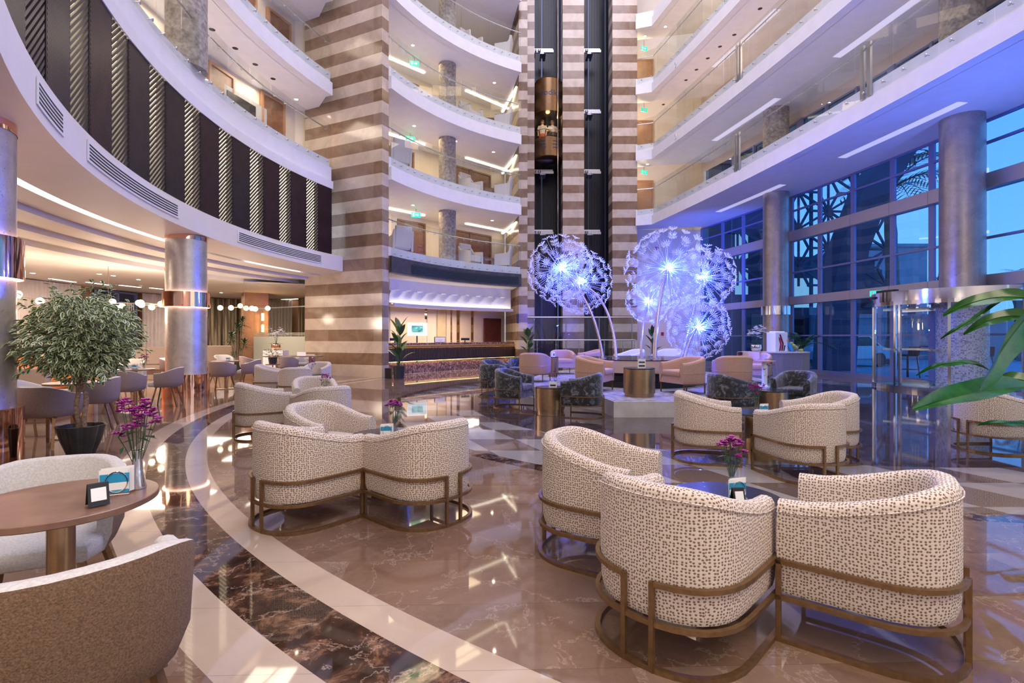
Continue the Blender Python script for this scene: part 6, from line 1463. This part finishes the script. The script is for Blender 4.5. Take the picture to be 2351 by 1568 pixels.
# ------------------------------------------------------------------ furniture and signs of the galleries
def wing_chair(label, x, y, z, f):
    t = thing('lounge_chair', label, 'armchair', (x, y, z), face(*f), 'pale lounge chairs of the galleries')
    b = MB(); b.box(0, 0, 0.16, 0.62, 0.6, 0.26); b.build('seat', M['wing'], t, bevel=0.03)
    b = MB(); b.bar((0, -0.28, 0.2), (0, -0.40, 1.0), 0.66, 0.12); b.build('backrest', M['wing'], t, bevel=0.03)
    for s in (-1, 1):
        b = MB(); b.add([(0.33 * s, 0.32, 0.10), (0.33 * s, -0.34, 0.10), (0.33 * s, -0.40, 0.86), (0.33 * s, -0.25, 0.66), (0.33 * s, 0.32, 0.60), (0.41 * s, 0.32, 0.10), (0.41 * s, -0.34, 0.10), (0.41 * s, -0.40, 0.86), (0.41 * s, -0.25, 0.66), (0.41 * s, 0.32, 0.60)], [(0, 1, 2, 3, 4), (9, 8, 7, 6, 5), (0, 5, 6, 1), (1, 6, 7, 2), (2, 7, 8, 3), (3, 8, 9, 4), (4, 9, 5, 0)]); ar = b.build('armrest', M['wing'], t)
        b = MB(); b.box(0.37 * s, 0.03, 0.605, 0.07, 0.56, 0.025); b.build('arm_cap', M['wood'], ar)
        for q in (-0.28, 0.27): b = MB(); b.box(0.35 * s, q, 0, 0.05, 0.05, 0.16); b.build('leg', M['wood'], t)
    return t
for k, (zf, fx) in enumerate(((4.48, 1), (7.58, 1), (10.70, 1), (13.89, 1))):
    d = ('first', 'second', 'third', 'fourth')[k]
    wing_chair('pale lounge chair beside the grey column in the %s gallery above reception' % d, -1.78, 22.32, zf, (0.75, -0.66))
    wing_chair('pale lounge chair against the striped side wall of the %s gallery' % d, -0.42, 23.25, zf, (-0.95, 0.1))
    if k < 2: wing_chair('pale lounge chair beside the striped pier in the %s gallery above reception' % d, -4.25, 19.3 if k == 0 else 19.0, zf, (-0.6, 0.8))
    t = thing('coffee_table', 'dark coffee table between the lounge chairs of the %s gallery' % d, 'table', (-1.05, 22.95, zf)); b = MB(); b.box(0, 0, 0.36, 0.5, 0.5, 0.05); b.build('table_top', M['wood'], t, bevel=0.005)
    for sx in (-1, 1):
        for sy in (-1, 1): b = MB(); b.box(0.2 * sx, 0.2 * sy, 0, 0.06, 0.06, 0.36); b.build('leg', M['wood'], t)
x, y = hit(564, CL, 15.9); t = thing('wall_display', 'dark framed display with red badge on the gallery wall between the doors', 'sign', (x, y, 7.55), atan2(CL[1] - y, CL[0] - x) + pi / 2)
mb = MB(); mb.box(0, 0, 0, 1.9, 0.05, 1.55); mb.build('clear_board', M['board'], t, bevel=0.01); mb = MB(); mb.box(-0.2, -0.03, 0.15, 1.2, 0.03, 1.25); mb.build('black_board', M['black'], t)
mb = MB(); mb.lathe([(0, 0), (0.32, 0.0), (0.32, 0.02), (0, 0.02)], 0, 0, 24, 0, False); mb.xf(Matrix.Translation((-0.25, -0.05, 0.95)) @ Matrix.Rotation(pi / 2, 4, 'X') @ Matrix.Diagonal((1.2, 0.45, 1, 1))); mb.build('badge', M['crimson'], t)
mb = MB()
for q in (0.45, 0.62): mb.lathe([(0, 0), (0.09, 0.0), (0.09, 0.02), (0, 0.02)], 0, 0, 16, 0, False); mb.xf(Matrix.Translation((q, -0.05, 0.35)) @ Matrix.Rotation(pi / 2, 4, 'X'), len(mb.v) - 16 * 4)
mb.build('dials', M['paper'], t)
x, y = hit(509, CL, 15.9); mb = MB(); mb.box(0, 0, 0, 0.42, 0.02, 0.26); o = mb.build('door_notice', M['crimson'], loc=(x + 0.06, y - 0.02, 8.15), rz=atan2(CL[1] - y, CL[0] - x) + pi / 2); tag(o, 'small red notice fixed to the dark gallery door', 'notice')
for yy, zc in ((22.9, 10.40), (22.9, 13.62)):
    mb = MB(); mb.tube([(xr(yy) - 0.02 - 0.004 * 0 + 0.0, yy + 0.11 * cos(2 * pi * k / 20), zc - 0.06 + 0.11 * sin(2 * pi * k / 20)) for k in range(20)], 0.012, 6, 0, True); mb.tube([(xr(yy) - 0.02, yy + 0.05 * cos(2 * pi * k / 14), zc - 0.06 + 0.05 * sin(2 * pi * k / 14)) for k in range(14)], 0.01, 6, 0, True)
    tag(mb.build('wall_emblem', M['paper']), 'small round white emblem on the edge of the %s straight gallery' % ('middle' if zc < 12 else 'top'), 'emblem')
mb = MB(); mb.lathe([(0.0, 0), (0.09, 0), (0.09, 0.03), (0.0, 0.04)], 0, 0, 20, 0, False); mb.xf(Matrix.Rotation(pi / 2, 4, 'X')); o = mb.build('alarm_sounder', M['crimson'], loc=(7.45, 26.39, 5.95)); tag(o, 'round red alarm sounder on the rosy end wall above the dandelions', 'alarm')
mb = MB(); mb.box(7.75, 26.38, 1.45, 0.14, 0.03, 0.18); tag(mb.build('alarm_button', M['crimson'], bevel=0.004), 'small red alarm button low on the end wall', 'alarm')

# ------------------------------------------------------------------ outside
mb = MB(); mb.quad((12.3, -20, -0.03), (90, -20, -0.03), (90, 90, -0.03), (9.5, 90, -0.03)); mb.quad((9.5, 26.6, -0.03), (12.5, 26.6, -0.03), (12.5, 90, -0.03), (9.5, 90, -0.03)); struct('ground_terrace', mb, M['pave'])
def block(label, x, y, sx, sy, h, m, win=None, rz=0.0, z=0.0):
    t = thing('building', label, 'building', (x, y, z), rz); b = MB(); b.box(0, 0, 0, sx, sy, h); b.build('wall', M[m], t); b = MB(); b.box(0, 0, h, sx + 0.3, sy + 0.3, 0.25); b.build('roof', M[m], t)
    for (wx, wz, ww, wh, mm) in (win or []): b = MB(); b.box(wx, -sy / 2 - 0.02, wz, ww, 0.06, wh); b.build('window', mm, t)
    return t
litw = mat('lit_window', (1, 0.9, 0.7), 0.5, emit=0.9, ecol=(1.0, 0.80, 0.48)); darkw = mat('dark_window', (0.01, 0.02, 0.04), 0.1)
block('dark blue wing outside with tall lit windows', 14.6, 33.5, 5.0, 4.0, 12, 'renderd', [(-0.6, 6.2, 1.0, 1.5, litw), (-0.6, 4.0, 1.0, 1.6, litw), (1.4, 6.2, 1.0, 1.5, darkw), (1.4, 4.0, 1.0, 1.6, litw), (1.2, 0.2, 2.2, 2.6, darkw)])
block('dark wing outside carrying the star lattice', 21.6, 38.0, 6.4, 6, 6.6, 'renderd', [(-1.6, 0.5, 2.6, 2.2, darkw), (1.6, 0.5, 2.6, 2.2, darkw), (-1.6, 3.4, 2.6, 2.0, litw), (1.6, 3.4, 2.6, 2.0, darkw)])
block('cream house with a chimney beyond the terrace', 30.5, 44, 5.5, 6, 8.6, 'render', [(1.5, 3.2, 0.6, 1.8, darkw), (-1.3, 5.6, 0.8, 1.2, darkw)])
block('low pale wall block outside behind the terrace plants', 27.5, 33, 16, 0.4, 2.6, 'render')
# star lattice: rods in a plane beyond the glass
t = thing('star_lattice', 'dark star-patterned lattice screen hanging outside the window wall', 'screen', (0, 0, 0)); mb = MB()
o0 = Vector((12.4, 29.0, 0)); du = Vector((0.86, 0.10, 0)).normalized(); A_ = 2.15
def pt(u, v): return o0 + du * u + Vector((0, 0, v))
z_lo, z_hi, u_hi = 4.3, 12.2, 10.2
def seg(a, b):
    c = clipseg(a, (b[0], b[1]), u_hi, z_lo, z_hi)
    if c: mb.bar(pt(*c[0]), pt(*c[1]), 0.09, 0.12)
hh = A_ * sqrt(3) / 2
for i in range(-4, 7):
    for j in range(0, 7):
        u = 0.4 + j * hh; v = 3.3 + i * A_ + (A_ / 2 if j % 2 else 0)
        Pn = [(u + hh * sx, v + sy * A_ / 2) for sx, sy in ((1, 1), (1, -1))] + [(u, v + A_)]
        for q in Pn: seg((u, v), q)
        T1 = [(u, v), (u + hh, v + A_ / 2), (u + hh, v - A_ / 2)]; T2 = [(u, v), (u, v + A_), (u + hh, v + A_ / 2)]
        for T in (T1, T2):
            c = (sum(p[0] for p in T) / 3, sum(p[1] for p in T) / 3)
            for p in T: seg(c, p)
mb.build('lattice_bars', M['renderd'], t)
for u in (0.2, 5.0, 10.0): p = pt(u, 0); mb = MB(); mb.box(p.x, p.y + 0.15, -0.03, 0.15, 0.15, 12.2); mb.build('post', M['renderd'], t)
t = thing('porch_arch', 'wide dark curved arch leg of the entrance porch outside', 'arch', (0, 0, 0)); mb = MB(); vs = []
AP = [(13.0, 0.0), (13.2, 2.6), (13.7, 5.2), (14.75, 7.8), (16.5, 10.2), (19.0, 12.4)]
for (x, z) in AP: vs += [(x, 21.4 + (x - 15) * 0.1, z), (x + 1.25 - 0.02 * z, 21.4 + (x - 15) * 0.1, z - 0.25), (x + 1.25, 22.4 + (x - 15) * 0.1, z - 0.25), (x, 22.4 + (x - 15) * 0.1, z)]
mb.add(vs, [(i * 4 + k, i * 4 + (k + 1) % 4, i * 4 + 4 + (k + 1) % 4, i * 4 + 4 + k) for i in range(len(AP) - 1) for k in range(4)] + [(3, 2, 1, 0)]); mb.build('arch_leg', M['renderd'], t)
palm('tall palm tree seen through the window wall', 18.9, 25.5, 8.7, 22, 3.6, False, 11, 'palm_tree', 'leafd', 0, 0.02)
palm('short bushy palm outside beyond the terrace', 26.6, 31.0, 3.6, 18, 2.6, False, 12, 'palm_tree', 'leafd', 0, 0.02); palm('second short bushy palm outside beside the first', 30.0, 30.2, 3.9, 18, 2.8, False, 13, 'palm_tree', 'leafd', 0, 0.02)
for k, (x, y) in enumerate(((19.0, 15.5), (20.6, 17.4))):
    t = thing('hedge', ('clipped hedge outside behind the banana leaves', 'second clipped hedge outside further along the terrace')[k], 'hedge', (x, y, -0.03)); lv = MB(); r = random.Random(20 + k)
    for q in range(700): leaf_blade(lv, (r.uniform(-0.5, 0.5), r.uniform(-0.9, 0.9), r.uniform(0.0, 1.75)), (r.uniform(-1, 1), r.uniform(-1, 1), r.uniform(-.2, 1)), (0, 0, 1), 0.16, 0.09, 0, 0.3, 3)
    lv.build('foliage', M['leafb'], t)
t = thing('car', 'pale car parked outside behind the areca palm', 'car', (15.9, 24.6, -0.03), 0.3); mb = MB(); prof = [(-2.0, 0.35), (-2.05, 0.75), (-1.5, 0.95), (-0.9, 1.45), (0.7, 1.48), (1.5, 0.98), (2.05, 0.85), (2.1, 0.35)]
vs = [(x, -0.8, z) for x, z in prof] + [(x, 0.8, z) for x, z in prof]; n = len(prof); mb.add(vs, [tuple(range(n)), tuple(reversed(range(n, 2 * n)))] + [(i, n + i, n + (i + 1) % n, (i + 1) % n) for i in range(n)]); mb.build('body', M['car'], t, bevel=0.05)
mb = MB(); g = [(-1.4, 0.97), (-0.85, 1.40), (0.65, 1.42), (1.35, 1.0)]
for s in (-1, 1): mb.add([(x, 0.805 * s, z) for x, z in g], [tuple(range(4))])
mb.build('window', darkw, t)
for x in (-1.3, 1.3):
    for s in (-1, 1): mb = MB(); mb.lathe([(0.0, -0.1), (0.33, -0.1), (0.33, 0.1), (0, 0.1)], 0, 0, 24); mb.xf(Matrix.Translation((x, 0.78 * s, 0.33)) @ Matrix.Rotation(pi / 2, 4, 'X')); mb.build('wheel', M['black'], t)
def stool(label, x, y, rz):
    t = thing('bar_stool', label, 'stool', (x, y, -0.03), rz, 'dark bar stools outside'); s = MB(); s.box(0, 0, 0.74, 0.44, 0.42, 0.07); s.build('seat', M['black'], t, bevel=0.02); s = MB(); s.bar((0, -0.2, 0.78), (0, -0.26, 1.08), 0.46, 0.05); s.build('backrest', M['black'], t, bevel=0.02)
    for sx in (-1, 1):
        for sy in (-1, 1): s = MB(); s.bar((0.18 * sx, 0.17 * sy, 0.74), (0.24 * sx, 0.23 * sy, 0), 0.025, 0.025); s.build('leg', M['black'], t)
    s = MB(); s.ring([(-0.22, -0.21), (0.22, -0.21), (0.22, 0.21), (-0.22, 0.21)], 0.28, 0.02, 0.02, 0, 0, True); s.build('footrest', M['black'], t)
stool('dark bar stool outside seen through the revolving door', 14.6, 16.9, 0.5); stool('dark bar stool outside just beside the revolving door mullion', 13.6, 17.6, 0.2); stool('dark bar stool outside further along the terrace', 15.9, 17.3, -0.4)
t = thing('bar_table', 'dark tall bar table outside among the stools', 'table', (15.0, 18.2, -0.03)); s = MB(); s.cyl(0, 0, 0, 0.25, 0.02, 24); s.cyl(0, 0, 0.02, 0.03, 1.03, 12); s.build('stem', M['black'], t); s = MB(); s.cyl(0, 0, 1.05, 0.4, 0.03, 32); s.build('table_top', M['black'], t)
t = thing('closed_parasol', 'closed cream parasol outside beside the orchid', 'parasol', (13.3, 26.0, -0.03)); s = MB(); s.cyl(0, 0, 0, 0.025, 2.6, 10); s.cyl(0, 0, 0, 0.25, 0.06, 20); s.build('pole', M['black'], t); s = MB(); s.lathe([(0.16, 1.1), (0.13, 1.5), (0.09, 2.0), (0.03, 2.55)], 0, 0, 14); s.build('canopy', M['whitefab'], t, True)
t = thing('flag', 'drooping red flag outside beyond the short palms', 'flag', (24.4, 28.6, -0.03)); s = MB(); s.cyl(0, 0, 0, 0.04, 6.2, 8); s.build('pole', M['steel'], t); s = MB(); vs = []
for k in range(9): f = k / 8; vs += [(-0.02 - 0.5 * f - 0.1 * sin(6 * f), 0.1 * sin(8 * f), 5.5 - 0.5 * f), (-0.02 - 0.75 * f, 0.1 * sin(8 * f), 3.6 - 0.2 * f)]
s.add(vs, [(2 * k, 2 * k + 1, 2 * k + 3, 2 * k + 2) for k in range(8)]); s.build('cloth', mat('red_flag', (0.65, 0.03, 0.03), 0.7), t, True)
for k, (x, y) in enumerate(()): 
    t = thing('outdoor_pendant', ('amber outdoor pendant beside the first mullion after the column', 'amber outdoor pendant beside the second mullion after the column', 'amber outdoor pendant seen through the revolving door')[k], 'lamp', (x, y, 2.25)); s = MB(); s.lathe([(0.07, 0), (0.11, 0.12), (0.06, 0.34), (0.01, 0.36)], 0, 0, 18); s.build('shade', mat('amber_glow_%d' % k, (1, 0.7, 0.4), 0.4, emit=2.0, ecol=(1.0, 0.5, 0.2)), t, True); s = MB(); s.cyl(0, 0, 0.36, 0.006, 1.4, 6); s.build('cord', M['black'], t)
